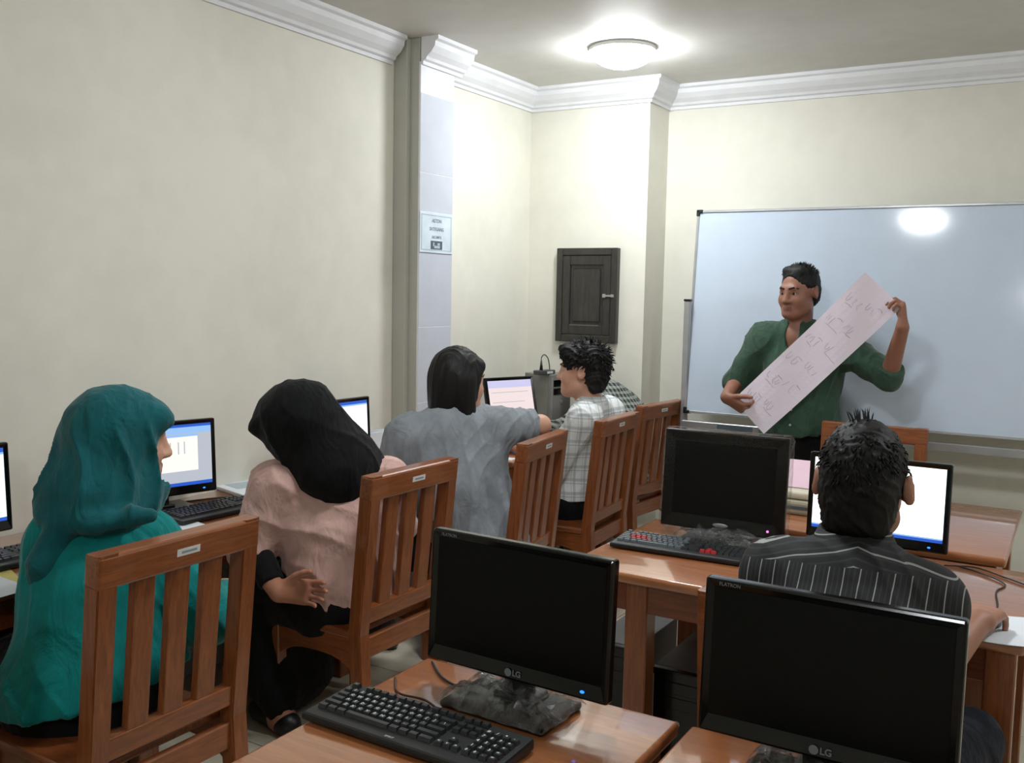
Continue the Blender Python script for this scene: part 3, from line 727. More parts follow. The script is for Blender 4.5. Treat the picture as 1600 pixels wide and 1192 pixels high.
def field(prims, h, e=0.0, clips=()):
    pos = [p for p in prims if p.op == '+']
    lo = np.min([p.lo for p in pos], 0)-e-4*h-0.012; hi = np.max([p.hi for p in pos], 0)+e+4*h+0.012
    n = np.ceil((hi-lo)/h).astype(int)+1
    D = np.full(n, 0.5, np.float32)
    ax = [lo[i]+h*np.arange(n[i]) for i in range(3)]
    def sub(l, u):
        sl = []
        for i in range(3):
            a = max(0, int((l[i]-lo[i])/h)-1); b = min(n[i], int((u[i]-lo[i])/h)+2); sl.append(slice(a, max(a, b)))
        X = ax[0][sl[0]].astype(np.float32)[:, None, None]; Y = ax[1][sl[1]].astype(np.float32)[None, :, None]; Z = ax[2][sl[2]].astype(np.float32)[None, None, :]
        return tuple(sl), X, Y, Z
    for p in prims:
        mg = e+p.k+2*h
        sl, X, Y, Z = sub(p.lo-mg, p.hi+mg)
        if any(s_.stop <= s_.start for s_ in sl): continue
        d = p.f(X, Y, Z, e if p.op == '+' else 0.0); a = D[sl]
        if p.op == '+':
            hh = np.maximum(p.k-np.abs(a-d), 0)/max(p.k, 1e-6); D[sl] = np.minimum(a, d)-hh*hh*p.k*0.25
        else:
            d = -d; hh = np.maximum(p.k-np.abs(a-d), 0)/max(p.k, 1e-6); D[sl] = np.maximum(a, d)+hh*hh*p.k*0.25
    X, Y, Z = ax[0][:, None, None], ax[1][None, :, None], ax[2][None, None, :]
    for pt, nn in clips:
        D = np.maximum(D, ((X-pt[0])*nn[0]+(Y-pt[1])*nn[1]+(Z-pt[2])*nn[2]).astype(np.float32))
    return D, lo
def nets(D, lo, h):
    s = D < 0; nx, ny, nz = D.shape
    c = np.zeros((nx-1, ny-1, nz-1), np.uint8)
    for i in (0, 1):
        for j in (0, 1):
            for k in (0, 1): c += s[i:nx-1+i, j:ny-1+j, k:nz-1+k]
    I, J, K = np.nonzero((c > 0) & (c < 8)); N = len(I)
    idx = np.full(c.shape, -1, np.int32); idx[I, J, K] = np.arange(N)
    acc = np.zeros((N, 3)); cnt = np.zeros(N)
    cor = {(i, j, k): D[I+i, J+j, K+k].astype(float) for i in (0, 1) for j in (0, 1) for k in (0, 1)}
    for o1 in cor:
        for a in range(3):
            if o1[a]: continue
            o2 = list(o1); o2[a] = 1; d1, d2 = cor[o1], cor[tuple(o2)]
            mk = (d1 < 0) != (d2 < 0); t = np.where(mk, d1/np.where(mk, d1-d2, 1), 0)
            for b in range(3): acc[:, b] += np.where(mk, o1[b]+(t if b == a else 0), 0)
            cnt += mk
    V = lo+h*(np.stack([I, J, K], 1)+acc/np.maximum(cnt, 1)[:, None])
    F = []
    for a in range(3):
        b, cc = (a+1) % 3, (a+2) % 3
        s1 = [slice(None)]*3; s2 = [slice(None)]*3; s1[a] = slice(0, -1); s2[a] = slice(1, None)
        for q in (b, cc): s1[q] = slice(1, -1); s2[q] = slice(1, -1)
        A, B = s[tuple(s1)], s[tuple(s2)]; P = np.stack(np.nonzero(A != B), 1)
        if not len(P): continue
        ins = A[tuple(P.T)]
        P[:, b] += 1; P[:, cc] += 1
        def at(db, dc):
            Q = P.copy(); Q[:, b] -= db; Q[:, cc] -= dc; return idx[tuple(Q.T)]
        q = np.stack([at(1, 1), at(0, 1), at(0, 0), at(1, 0)], 1)
        q[~ins] = q[~ins][:, ::-1]; F.append(q)
    return V, np.concatenate(F)
def surf(name, prims, h, mats, parent=None, origin=(0, 0, 0), e=0.0, clips=(), disp=None, mi=None, relax=1):
    D, lo = field(prims, h, e, clips); V, F = nets(D, lo, h)
    me = bpy.data.meshes.new(name); me.from_pydata(V, [], F); me.update()
    if disp is not None or relax:
        n = len(V); co = V.copy()
        for _ in range(relax):                                  # light smoothing over the quads
            ac = np.zeros((n, 3)); ct = np.zeros(n)
            for a, b in ((0, 1), (1, 2), (2, 3), (3, 0)):
                for u, v in ((a, b), (b, a)):
                    for q in range(3): ac[:, q] += np.bincount(F[:, u], co[F[:, v], q], n)
                    ct += np.bincount(F[:, u], minlength=n)
            co = co*0.5+0.5*ac/np.maximum(ct, 1)[:, None]
        me.vertices.foreach_set('co', co.ravel()); me.update()
        if disp is not None:
            N = np.empty(n*3); me.vertices.foreach_get('normal', N); N = N.reshape(-1, 3)
            co = co+N*disp(co, N)[:, None]; me.vertices.foreach_set('co', co.ravel())
    co = np.empty(len(V)*3); me.vertices.foreach_get('co', co); co = co.reshape(-1, 3)
    if mi is not None:
        me.polygons.foreach_set('material_index', mi(co[F].mean(1)).astype(np.int32))
    me.vertices.foreach_set('co', (co-np.asarray(origin)).ravel())
    me.polygons.foreach_set('use_smooth', np.ones(len(F), bool)); me.update()
    for x in (mats if isinstance(mats, (list, tuple)) else [mats]): me.materials.append(x)
    o = bpy.data.objects.new(name, me)
    if parent is None: o.location = origin
    return link(o, parent)
def folds(amp, freq, seed, stretch=(1, 1, 0.55), sharp=1.0, mask=None):
    rg = np.random.default_rng(seed); ds = rg.normal(size=(6, 3)); ds /= np.linalg.norm(ds, axis=1)[:, None]; ph = rg.uniform(0, 6.28, 12)
    def f(P, N):
        Q = P*np.array(stretch)*freq*6.28
        w1 = np.sin(Q@ds[0]*0.6+ph[0]); w2 = np.sin(Q@ds[1]*0.5+ph[1])
        a = np.sin(Q@ds[2]+ph[2]+2.2*w1); b = np.sin(Q@ds[3]*1.6+ph[3]+2.5*w2); c = np.sin(Q@ds[4]*0.7+ph[4]+1.7*w1*w2)
        r = (1-np.abs(a))**2*0.9+(1-np.abs(b))**2*0.5+c*0.35-0.45
        r = r*amp
        return r if mask is None else r*mask(P)
    return f
def both(*fs): return lambda P, N: sum(f(P, N) for f in fs)

def basis(az, pitch=0, tilt=0):
    """az: degrees west of north the face looks to; pitch: degrees downwards; tilt: degrees towards the own right shoulder. Columns: right, front, up"""
    a, p, t = (math.radians(q) for q in (az, pitch, tilt))
    Mx = Matrix.Rotation(a, 3, 'Z') @ Matrix.Rotation(-p, 3, 'X') @ Matrix.Rotation(t, 3, 'Y')
    return np.array(Mx)
def head_prims(c, B, s, neck, female=False, ears=True, ear_out=0.0):
    c = np.asarray(c, float); T_ = lambda *p: c+B@(np.array(p)*s)
    E = lambda p, r, k=0.02, op='+', rot=None: ell(T_(*p), np.array(r)*s, B if rot is None else B@rot, k*s, op)
    K = lambda a, b, r1, r2, k=0.012, op='+': cone(T_(*a), T_(*b), r1*s, r2*s, k*s, op)
    P = [E((0, -0.014, 0.032), (0.075, 0.095, 0.086)), E((0, 0.026, -0.03), (0.0635, 0.066, 0.085), 0.03),
         E((0, 0.03, -0.076), (0.05, 0.05, 0.038), 0.03), E((0, 0.071, -0.1), (0.022, 0.018, 0.016), 0.03)]
    for x in (-1, 1): P += [E((x*0.04, 0.06, -0.035), (0.024, 0.024, 0.026), 0.03), K((x*0.05, 0.012, -0.07), (x*0.024, 0.066, -0.098), 0.02, 0.016, 0.03)]
    P += [K((-0.034, 0.08, 0.022), (0.034, 0.08, 0.022), 0.012, 0.012, 0.02)]
    for x in (-1, 1): P.append(E((x*0.031, 0.098, -0.001), (0.017, 0.014, 0.008), 0.016, '-'))
    for x in (-1, 1):
        P += [K((x*0.016, 0.0835, 0.0045), (x*0.047, 0.0745, 0.004), 0.0078, 0.007, 0.006), K((x*0.017, 0.082, -0.0095), (x*0.046, 0.073, -0.0085), 0.006, 0.0055, 0.006)]
    P += [K((0, 0.088, 0.012), (0, 0.108, -0.034), 0.0085, 0.0125, 0.014), E((0.013, 0.098, -0.038), (0.0095, 0.011, 0.008), 0.01), E((-0.013, 0.098, -0.038), (0.0095, 0.011, 0.008), 0.01)]
    P += [K((-0.02, 0.086, -0.0675), (0.02, 0.086, -0.0675), 0.0065, 0.0065, 0.008), K((0, 0.0915, -0.0665), (0, 0.0915, -0.067), 0.0065, 0.0065, 0.01), K((-0.015, 0.086, -0.0775), (0.015, 0.086, -0.0775), 0.0075, 0.0075, 0.008)]
    if ears:
        for x in (-1, 1):
            rot = np.array(Matrix.Rotation(math.radians(-x*24), 3, 'Z') @ Matrix.Rotation(math.radians(12), 3, 'X'))
            P += [E((x*(0.084+ear_out), -0.018, -0.004), (0.0085+ear_out*0.3, 0.02, 0.032), 0.008, rot=rot), E((x*(0.078+ear_out*0.5), -0.008, -0.006), (0.012+ear_out*0.6, 0.010, 0.022), 0.01),
                  E((x*(0.093+ear_out), -0.013, 0.001), (0.006, 0.011, 0.019), 0.006, '-', rot)]
    nk = np.asarray(neck, float)
    P += [cone(nk, T_(0, -0.022, -0.055), 0.056*s, 0.054*s, 0.03)]
    return P
def head_extras(root, origin, c, B, s, hair_mat, skin_eye=True):
    c = np.asarray(c, float); T_ = lambda *p: c+B@(np.array(p)*s)
    for x in (-1, 1):
        bm = bmesh.new(); bmesh.ops.create_uvsphere(bm, u_segments=14, v_segments=10, radius=0.0125*s)
        mw = frame(*[Vector(B[:, i]) for i in (0, 2)], Vector(-B[:, 1]), Vector(T_(x*0.031, 0.0755, -0.001)-origin))
        for f in bm.faces: f.material_index = 1 if f.calc_center_median().z < -0.0098*s else 0
        bm.transform(mw); obj('eye', bm, [M['eye_white'], M['eye_dark']], root, True)
        surf('eyebrow', [cone(T_(x*0.014, 0.094, 0.021), T_(x*0.034, 0.0905, 0.026), 0.0042*s, 0.0045*s, 0.003), cone(T_(x*0.034, 0.0905, 0.026), T_(x*0.052, 0.075, 0.02), 0.0045*s, 0.0025*s, 0.003)], 0.0022, hair_mat, root, origin)
def hand_prims(W, d, n, t, s=1.0, curl=(20, 30, 20), spread=4, thumb=(0.75, 0.55, 0.25), thumb_curl=15):
    """W wrist; d fingers' direction; n the way the palm faces; t thumb side"""
    W = np.asarray(W, float); d = unit(d); n = unit(np.asarray(n)-d*(d@np.asarray(n, float))); t = unit(np.asarray(t)-d*(d@np.asarray(t, float))-n*(n@np.asarray(t, float)))
    P = []; offs = (0.031, 0.0105, -0.0105, -0.03); pl = (0.092, 0.096, 0.091, 0.082)
    for o, l in zip(offs, pl): P.append(cone(W+t*o*0.55*s, W+(d*l+t*o)*s, 0.0155*s, 0.0115*s, 0.02*s))
    for i, (o, l, L) in enumerate(zip(offs, pl, (0.072, 0.08, 0.074, 0.058))):
        p = W+(d*l+t*o)*s; a = 0; dd = unit(d+t*math.tan(math.radians(spread*(1.5-i)))); r = 0.0094-(0.001 if i == 3 else 0)
        for q, (fr, cu_) in enumerate(zip((0.46, 0.30, 0.24), curl)):
            a += math.radians(cu_*(1+0.12*i)); v = dd*math.cos(a)+n*math.sin(a); e_ = p+v*L*fr*s
            P.append(cone(p, e_, (r-0.0006*q)*s, (r-0.0006*(q+1))*s, 0.003*s)); p = e_
    p = W+(d*0.022+t*0.026)*s; v = unit(d*thumb[0]+t*thumb[1]+n*thumb[2]); a = 0
    for q, L in enumerate((0.045, 0.034, 0.027)):
        vv = unit(v*math.cos(math.radians(thumb_curl*q))+unit(d*0.8-t*0.5+n*0.4)*math.sin(math.radians(thumb_curl*q))); e_ = p+vv*L*s
        P.append(cone(p, e_, (0.0145-0.0022*q)*s, (0.0125-0.0018*q)*s, 0.010*s if q == 0 else 0.004*s)); p = e_
    return P
def torso_prims(J, s, fat=1.0):
    p, c, nk = (np.asarray(J[k], float) for k in ('pelvis', 'chest', 'neck')); sl, sr = np.asarray(J['sl'], float), np.asarray(J['sr'], float)
    r = unit(sr-sl); u1 = unit(nk-c); f1 = unit(np.cross(u1, r)); r1 = np.cross(f1, u1); B1 = np.stack([r1, f1, u1], 1)
    u0 = unit(c-p); r0 = unit(np.asarray(J.get('hipr', r), float)); f0 = unit(np.cross(u0, r0)); r0 = np.cross(f0, u0); B0 = np.stack([r0, f0, u0], 1)
    mid = (p+c)/2
    P = [ell(p, np.array((0.165, 0.125, 0.12))*s*fat, B0, 0.06), ell(mid, np.array((0.138, 0.105, 0.15))*s*fat, B0, 0.08), ell(c, np.array((0.158, 0.115, 0.165))*s*fat, B1, 0.08)]
    top = nk-u1*0.03*s
    for q in (sl, sr):
        P.append(cone(top, q, 0.062*s, 0.058*s, 0.06)); P.append(cone(c+(q-nk)*0.45, q-u1*0.02, 0.085*s, 0.06*s, 0.06))
    return P, B0, B1
def arm_prims(S_, E_, W_, s, k=0.03, upto=1.0, cut=False, fat=1.0):
    S_, E_, W_ = (np.asarray(q, float) for q in (S_, E_, W_)); P = [cone(S_, E_, 0.054*s*fat, 0.041*s*fat, 0.05)] if upto >= 0 else [cone(S_, S_+(E_-S_)*-upto, 0.054*s*fat, 0.043*s*fat, 0.05, cut=True)]
    e_ = E_+(W_-E_)*upto
    if upto > 0.02: P.append(cone(E_, e_, 0.0415*s*fat, (0.0415-0.0135*upto)*s*fat, 0.02, cut=cut))
    return P
def leg_prims(J, s, side):
    h_, k_, a_ = (np.asarray(J[q+side], float) for q in ('hip_', 'knee_', 'ank_'))
    return [cone(h_, k_, 0.088*s, 0.06*s, 0.05), cone(k_, a_, 0.058*s, 0.038*s, 0.03)]
def foot_prims(J, s, side):
    a_ = np.asarray(J['ank_'+side], float); d = unit(J['toe']); base = np.array((a_[0], a_[1], 0.035*s))
    return [cone(base-d*0.045*s, base+d*0.13*s, 0.034*s, 0.028*s, 0.03), cone(a_, base, 0.038*s, 0.036*s, 0.03)]

def person_materials():
    def skin(nm, rgb):
        t = NT(nm); c = lin(*rgb); co = t.objco(); d = tuple(x*0.86 for x in c[:3])+(1,)
        t.link(t.ramp(t.noise(co, 18, 5), [(0.3, d), (0.7, c)]), t.b.inputs['Base Color'])
        t.b.inputs['Roughness'].default_value = 0.5; t.b.inputs['Subsurface Weight'].default_value = 0.08; t.b.inputs['Subsurface Radius'].default_value = (0.01, 0.004, 0.002)
        t.bump(t.noise(co, 300, 3), 0.12, 0.0008); M[nm] = t.m
    skin('skin_tan', (166, 116, 94)); skin('skin_light', (206, 156, 132)); skin('skin_brown', (152, 104, 84)); skin('skin_mid', (190, 130, 104))
    M['lips'] = plain('lips', (128, 82, 70), 0.45); M['eye_white'] = plain('eye_white', (196, 190, 184), 0.25); M['eye_dark'] = plain('eye_dark', (22, 16, 14), 0.15)
    def hair(nm, rgb, sc):
        t = NT(nm); co = t.objco(sc); c = lin(*rgb); n = t.noise(co, 60, 4, 0.6)
        t.link(t.ramp(n, [(0.35, tuple(x*0.4 for x in c[:3])+(1,)), (0.7, c)]), t.b.inputs['Base Color'])
        t.b.inputs['Roughness'].default_value = 0.55; t.b.inputs['Specular IOR Level'].default_value = 0.3; t.bump(n, 0.6, 0.003); M[nm] = t.m
    hair('hair_black', (22, 21, 21), (1, 1, 0.5)); hair('hair_long', (20, 18, 18), (1.6, 1.6, 0.12))
    M['teal_scarf'] = cloth('teal_scarf', (14, 92, 98)); M['teal_tunic'] = cloth('teal_tunic', (0, 126, 124)); M['black_scarf'] = cloth('black_scarf', (14, 15, 17), sheen=0.05)
    M['pink_blouse'] = cloth('pink_blouse', (214, 176, 166)); M['grey_top'] = cloth('grey_top', (140, 147, 154)); M['green_shirt'] = cloth('green_shirt', (56, 82, 66))
    M['black_cloth'] = cloth('black_cloth', (16, 16, 18), sheen=0.05); M['denim'] = cloth('dark_denim', (18, 24, 36), sheen=0.05); M['green_inner'] = cloth('collar_inner', (90, 110, 84))
    # thin white stripes: along the shoulders on the yoke, upright below it
    t = NT('striped_shirt'); tc = t.add('ShaderNodeTexCoord'); sp = t.add('ShaderNodeSeparateXYZ'); t.link(tc.outputs['Object'], sp.inputs[0])
    x, y, z = sp.outputs
    def lines(v, period, width):
        f = t.math('FRACT', t.math('DIVIDE', v, period)); return t.math('LESS_THAN', t.math('ABSOLUTE', t.math('SUBTRACT', f, 0.5)), width)
    yoke = t.math('GREATER_THAN', t.math('ADD', z, t.math('MULTIPLY', t.math('ABSOLUTE', x), 0.12)), YOKE_Z)
    a1 = lines(x, 0.0335, 0.035); a2 = lines(x, 0.0335/3, 0.12); zz = t.math('ADD', z, t.math('MULTIPLY', t.math('ABSOLUTE', x), 0.30))
    b1 = lines(zz, 0.036, 0.04); b2 = lines(zz, 0.015, 0.12)
    hi = t.math('ADD', t.math('MULTIPLY', yoke, b1), t.math('MULTIPLY', t.math('SUBTRACT', 1, yoke), a1)); lo = t.math('ADD', t.math('MULTIPLY', yoke, b2), t.math('MULTIPLY', t.math('SUBTRACT', 1, yoke), a2))
    t.link(t.mix(hi, t.mix(lo, lin(22, 24, 26), lin(42, 45, 48)), lin(150, 154, 152)), t.b.inputs['Base Color']); t.b.inputs['Roughness'].default_value = 0.8; M['striped_shirt'] = t.m
    # pale plaid
    t = NT('plaid_shirt'); tc = t.add('ShaderNodeTexCoord'); sp = t.add('ShaderNodeSeparateXYZ'); t.link(tc.outputs['Object'], sp.inputs[0]); x, y, z = sp.outputs
    h_ = t.math('ADD', x, y)
    p1 = lines(h_, 0.07, 0.11); p2 = lines(z, 0.07, 0.11); p3 = lines(t.math('ADD', h_, 0.02), 0.07, 0.025); p4 = lines(t.math('ADD', z, 0.02), 0.07, 0.025)
    col = t.mix(t.math('MULTIPLY', p1, 0.42), lin(226, 230, 230), lin(130, 144, 150)); col = t.mix(t.math('MULTIPLY', p2, 0.42), col, lin(130, 144, 150)); col = t.mix(t.math('MULTIPLY', p3, 0.6), col, lin(150, 168, 150)); col = t.mix(t.math('MULTIPLY', p4, 0.6), col, lin(120, 130, 138))
    t.link(col, t.b.inputs['Base Color']); t.b.inputs['Roughness'].default_value = 0.85; M['plaid_shirt'] = t.m
    # black and white small check
    t = NT('check_shirt'); tc = t.add('ShaderNodeTexCoord'); sp = t.add('ShaderNodeSeparateXYZ'); t.link(tc.outputs['Object'], sp.inputs[0]); x, y, z = sp.outputs
    hz = t.math('ADD', t.math('MULTIPLY', x, 0.6), y); c1 = lines(t.math('ADD', hz, t.math('MULTIPLY', z, 0.25)), 0.030, 0.27); c2 = lines(z, 0.030, 0.27)
    t.link(t.mix(t.math('ABSOLUTE', t.math('SUBTRACT', c1, c2)), t.mix(c1, lin(150, 156, 148), lin(34, 38, 38)), lin(112, 118, 112)), t.b.inputs['Base Color']); t.b.inputs['Roughness'].default_value = 0.85; M['check_shirt'] = t.m
YOKE_Z = 1.025
person_materials()

def person(label, J, s, az, pitch, tilt, skin, shirt, trousers, h=0.006, hc=0.0075, sleeve=(1.0, 1.0), shirt_e=0.012, hem=None, hem_n=None, hands=None, ears=True, lips=True, fat=1.0, fold=(0.006, 5.0), seed=1, extra_shirt=(), shirt_name='shirt', trouser_name='trousers', neck_cut=0.02, collar=None, arm_fat=1.0, seated_e=0.010, body_fat=None, ear_out=0.0, vneck=0, extra_trousers=()):
    B = basis(az, pitch, tilt); base = np.array((J['pelvis'][0], J['pelvis'][1], 0.0)); hc_ = np.asarray(J['head'], float)
    tp, B0, B1 = torso_prims(J, s, body_fat or fat)
    legs = leg_prims(J, s, 'l')+leg_prims(J, s, 'r')
    body = list(tp)
    for q in 'lr': body += arm_prims(J['s'+q], J['e'+q], J['w'+q], s)
    body += legs+foot_prims(J, s, 'l')+foot_prims(J, s, 'r')
    body += head_prims(hc_, B, s, np.asarray(J['neck'], float)-B1[:, 2]*0.03*s, ears=ears, ear_out=ear_out)
    for hd in (hands or ()): body += hand_prims(**hd, s=s)
    Bi = B.T
    def mi(P):
        q = (P-hc_)@B/s
        lp = (np.abs(q[:, 0]) < 0.023) & (q[:, 2] < -0.061) & (q[:, 2] > -0.083) & (q[:, 1] > 0.078)
        return lp*1
    root = surf('person', body, h, [skin, M['lips']], None, base, mi=mi if lips else None)
    tag(root, label, 'person')
    # trousers
    pel = [ell(J['pelvis'], np.array((0.165, 0.125, 0.12))*s, B0, 0.06)]
    surf(trouser_name, pel+legs+list(extra_trousers), hc, trousers, root, base, e=seated_e, disp=folds(0.004, 5, seed+5))
    for q in 'lr': surf('shoe', foot_prims(J, s, q)[:1], 0.0075, M['black_satin'], root, base, e=0.008)
    # shirt
    sp = [p for p in torso_prims(J, s, fat)[0]]+list(extra_shirt)
    for q, up in zip('lr', sleeve): sp += arm_prims(J['s'+q], J['e'+q], J['w'+q], s, upto=up, cut=True, fat=arm_fat)
    if vneck:
        fr = unit(np.array((B[0, 1], B[1, 1], 0))*0.5+B1[:, 1]*0.5); nk_ = np.asarray(J['neck'], float)
        BV = np.stack([np.cross(fr, (0, 0, 1)), fr, (0, 0, 1)], 1)
        sp.append(ell(nk_+fr*0.075*s+V3(0, 0, -0.01), np.array((0.030, 0.07, vneck))*s, BV, 0.01, '-'))
    clips = []
    if hem is not None: clips.append((np.asarray(hem, float), np.asarray(hem_n if hem_n is not None else (0, 0, -1), float)))
    nk = np.asarray(J['neck'], float)
    sh = surf(shirt_name, sp, hc, shirt, root, base, e=shirt_e, clips=clips, disp=folds(fold[0], fold[1], seed))
    return root, base, B, B0, B1
POSE = {'teal': {'pelvis': (-2.33, 1.64, 0.5), 'chest': (-2.34, 1.68, 0.77), 'neck': (-2.35, 1.72, 0.98), 'head': (-2.34, 1.78, 1.185), 'sl': (-2.41, 1.63, 0.91), 'sr': (-2.29, 1.815, 0.885), 'el': (-2.55, 1.7, 0.7), 'wl': (-2.62, 1.9, 0.8), 'er': (-2.1, 1.87, 0.68), 'wr': (-2.29, 2.1, 0.66), 'hip_l': (-2.37, 1.56, 0.5), 'hip_r': (-2.3, 1.74, 0.5), 'knee_l': (-2.79, 1.64, 0.48), 'knee_r': (-2.71, 1.92, 0.48), 'ank_l': (-2.77, 1.66, 0.08), 'ank_r': (-2.69, 1.94, 0.08), 'toe': (-0.9, 0.3, 0), 'hipr': (0.25, 0.97, 0)},
 'pink': {'pelvis': (-2.305, 2.7, 0.4815), 'chest': (-2.325, 2.67, 0.7506), 'neck': (-2.325, 2.62, 0.9679), 'head': (-2.415, 2.54, 1.1335), 'sl': (-2.445, 2.49, 0.9265), 'sr': (-2.185, 2.78, 0.9265), 'el': (-2.525, 2.44, 0.6885), 'wl': (-2.36, 2.4, 0.575), 'er': (-2.285, 3.02, 0.6885), 'wr': (-2.585, 3.08, 0.7713), 'hip_l': (-2.365, 2.62, 0.4815), 'hip_r': (-2.285, 2.8, 0.4815), 'knee_l': (-2.62, 2.54, 0.48), 'knee_r': (-2.705, 2.88, 0.4401), 'ank_l': (-2.46, 2.52, 0.08), 'ank_r': (-2.705, 2.9, 0.08), 'toe': (-0.95, 0.2, 0), 'hipr': (0.3, 0.95, 0)},
 'grey': {'pelvis': (-2.27, 3.53, 0.4973), 'chest': (-2.34, 3.48, 0.796), 'neck': (-2.38, 3.48, 1.0638), 'head': (-2.36, 3.51, 1.2338), 'sl': (-2.46, 3.28, 1.002), 'sr': (-2.24, 3.61, 1.0226), 'el': (-2.54, 3.25, 0.8166), 'wl': (-2.77, 3.41, 0.7754), 'er': (-2.125, 3.83, 1.02), 'wr': (-2.36, 4.06, 0.93), 'hip_l': (-2.31, 3.43, 0.487), 'hip_r': (-2.23, 3.63, 0.487), 'knee_l': (-2.71, 3.39, 0.4458), 'knee_r': (-2.57, 3.83, 0.4458), 'ank_l': (-2.69, 3.41, 0.08), 'ank_r': (-2.57, 3.83, 0.08), 'toe': (-0.95, 0.3, 0), 'hipr': (0.35, 0.94, 0)},
 'plaid': {'pelvis': (-2.31, 4.58, 0.52), 'chest': (-2.27, 4.6, 0.8), 'neck': (-2.235, 4.57, 1.04), 'head': (-2.28, 4.55, 1.22), 'sl': (-2.19, 4.42, 0.98), 'sr': (-2.22, 4.75, 0.98), 'el': (-2.33, 4.36, 0.72), 'wl': (-2.56, 4.42, 0.8), 'er': (-2.4, 4.84, 0.74), 'wr': (-2.6, 4.74, 0.8), 'hip_l': (-2.33, 4.48, 0.52), 'hip_r': (-2.32, 4.68, 0.52), 'knee_l': (-2.78, 4.44, 0.5), 'knee_r': (-2.76, 4.74, 0.5), 'ank_l': (-2.7, 4.46, 0.08), 'ank_r': (-2.7, 4.74, 0.08), 'toe': (-1, 0, 0), 'hipr': (0, 1, 0)},
 'check': {'pelvis': (-2.36, 5.24, 0.52), 'chest': (-2.37, 5.23, 0.82), 'neck': (-2.46, 5.21, 1.03), 'head': (-2.57, 5.2, 1.09), 'sl': (-2.44, 5.04, 0.97), 'sr': (-2.4, 5.32, 0.96), 'el': (-2.58, 4.93, 0.83), 'wl': (-2.8, 4.98, 0.8), 'er': (-2.58, 5.32, 0.83), 'wr': (-2.8, 5.32, 0.8), 'hip_l': (-2.38, 5.16, 0.52), 'hip_r': (-2.38, 5.3, 0.52), 'knee_l': (-2.84, 5.12, 0.5), 'knee_r': (-2.8, 5.29, 0.5), 'ank_l': (-2.74, 5.12, 0.08), 'ank_r': (-2.7, 5.29, 0.08), 'toe': (-1, 0, 0), 'hipr': (0, 1, 0)},
 'stripe': {'pelvis': (-0.42, 2.28, 0.53), 'chest': (-0.43, 2.28, 0.79), 'neck': (-0.445, 2.34, 1.01), 'head': (-0.44, 2.385, 1.185), 'sl': (-0.615, 2.33, 0.945), 'sr': (-0.285, 2.345, 0.935), 'el': (-0.66, 2.48, 0.73), 'wl': (-0.6, 2.76, 0.805), 'er': (-0.275, 2.4, 0.73), 'wr': (-0.198, 2.665, 0.812), 'hip_l': (-0.52, 2.3, 0.52), 'hip_r': (-0.32, 2.3, 0.52), 'knee_l': (-0.56, 2.72, 0.5), 'knee_r': (-0.2, 2.66, 0.5), 'ank_l': (-0.55, 2.7, 0.08), 'ank_r': (-0.2, 2.62, 0.08), 'toe': (0, 1, 0), 'hipr': (1, 0, 0)},
 'green': {'pelvis': (-1.31, 5.24, 0.9), 'chest': (-1.315, 5.25, 1.22), 'neck': (-1.335, 5.23, 1.455), 'head': (-1.34, 5.205, 1.655), 'sl': (-1.13, 5.24, 1.38), 'sr': (-1.515, 5.24, 1.395), 'el': (-0.86, 5.17, 1.235), 'wl': (-0.785, 5.02, 1.485), 'er': (-1.66, 5.22, 1.15), 'wr': (-1.655, 5.03, 1.085), 'hip_l': (-1.21, 5.24, 0.88), 'hip_r': (-1.41, 5.24, 0.88), 'knee_l': (-1.2, 5.22, 0.48), 'knee_r': (-1.42, 5.22, 0.48), 'ank_l': (-1.19, 5.25, 0.09), 'ank_r': (-1.43, 5.25, 0.09), 'toe': (-0.1, -1, 0), 'hipr': (-1, 0, 0)}}

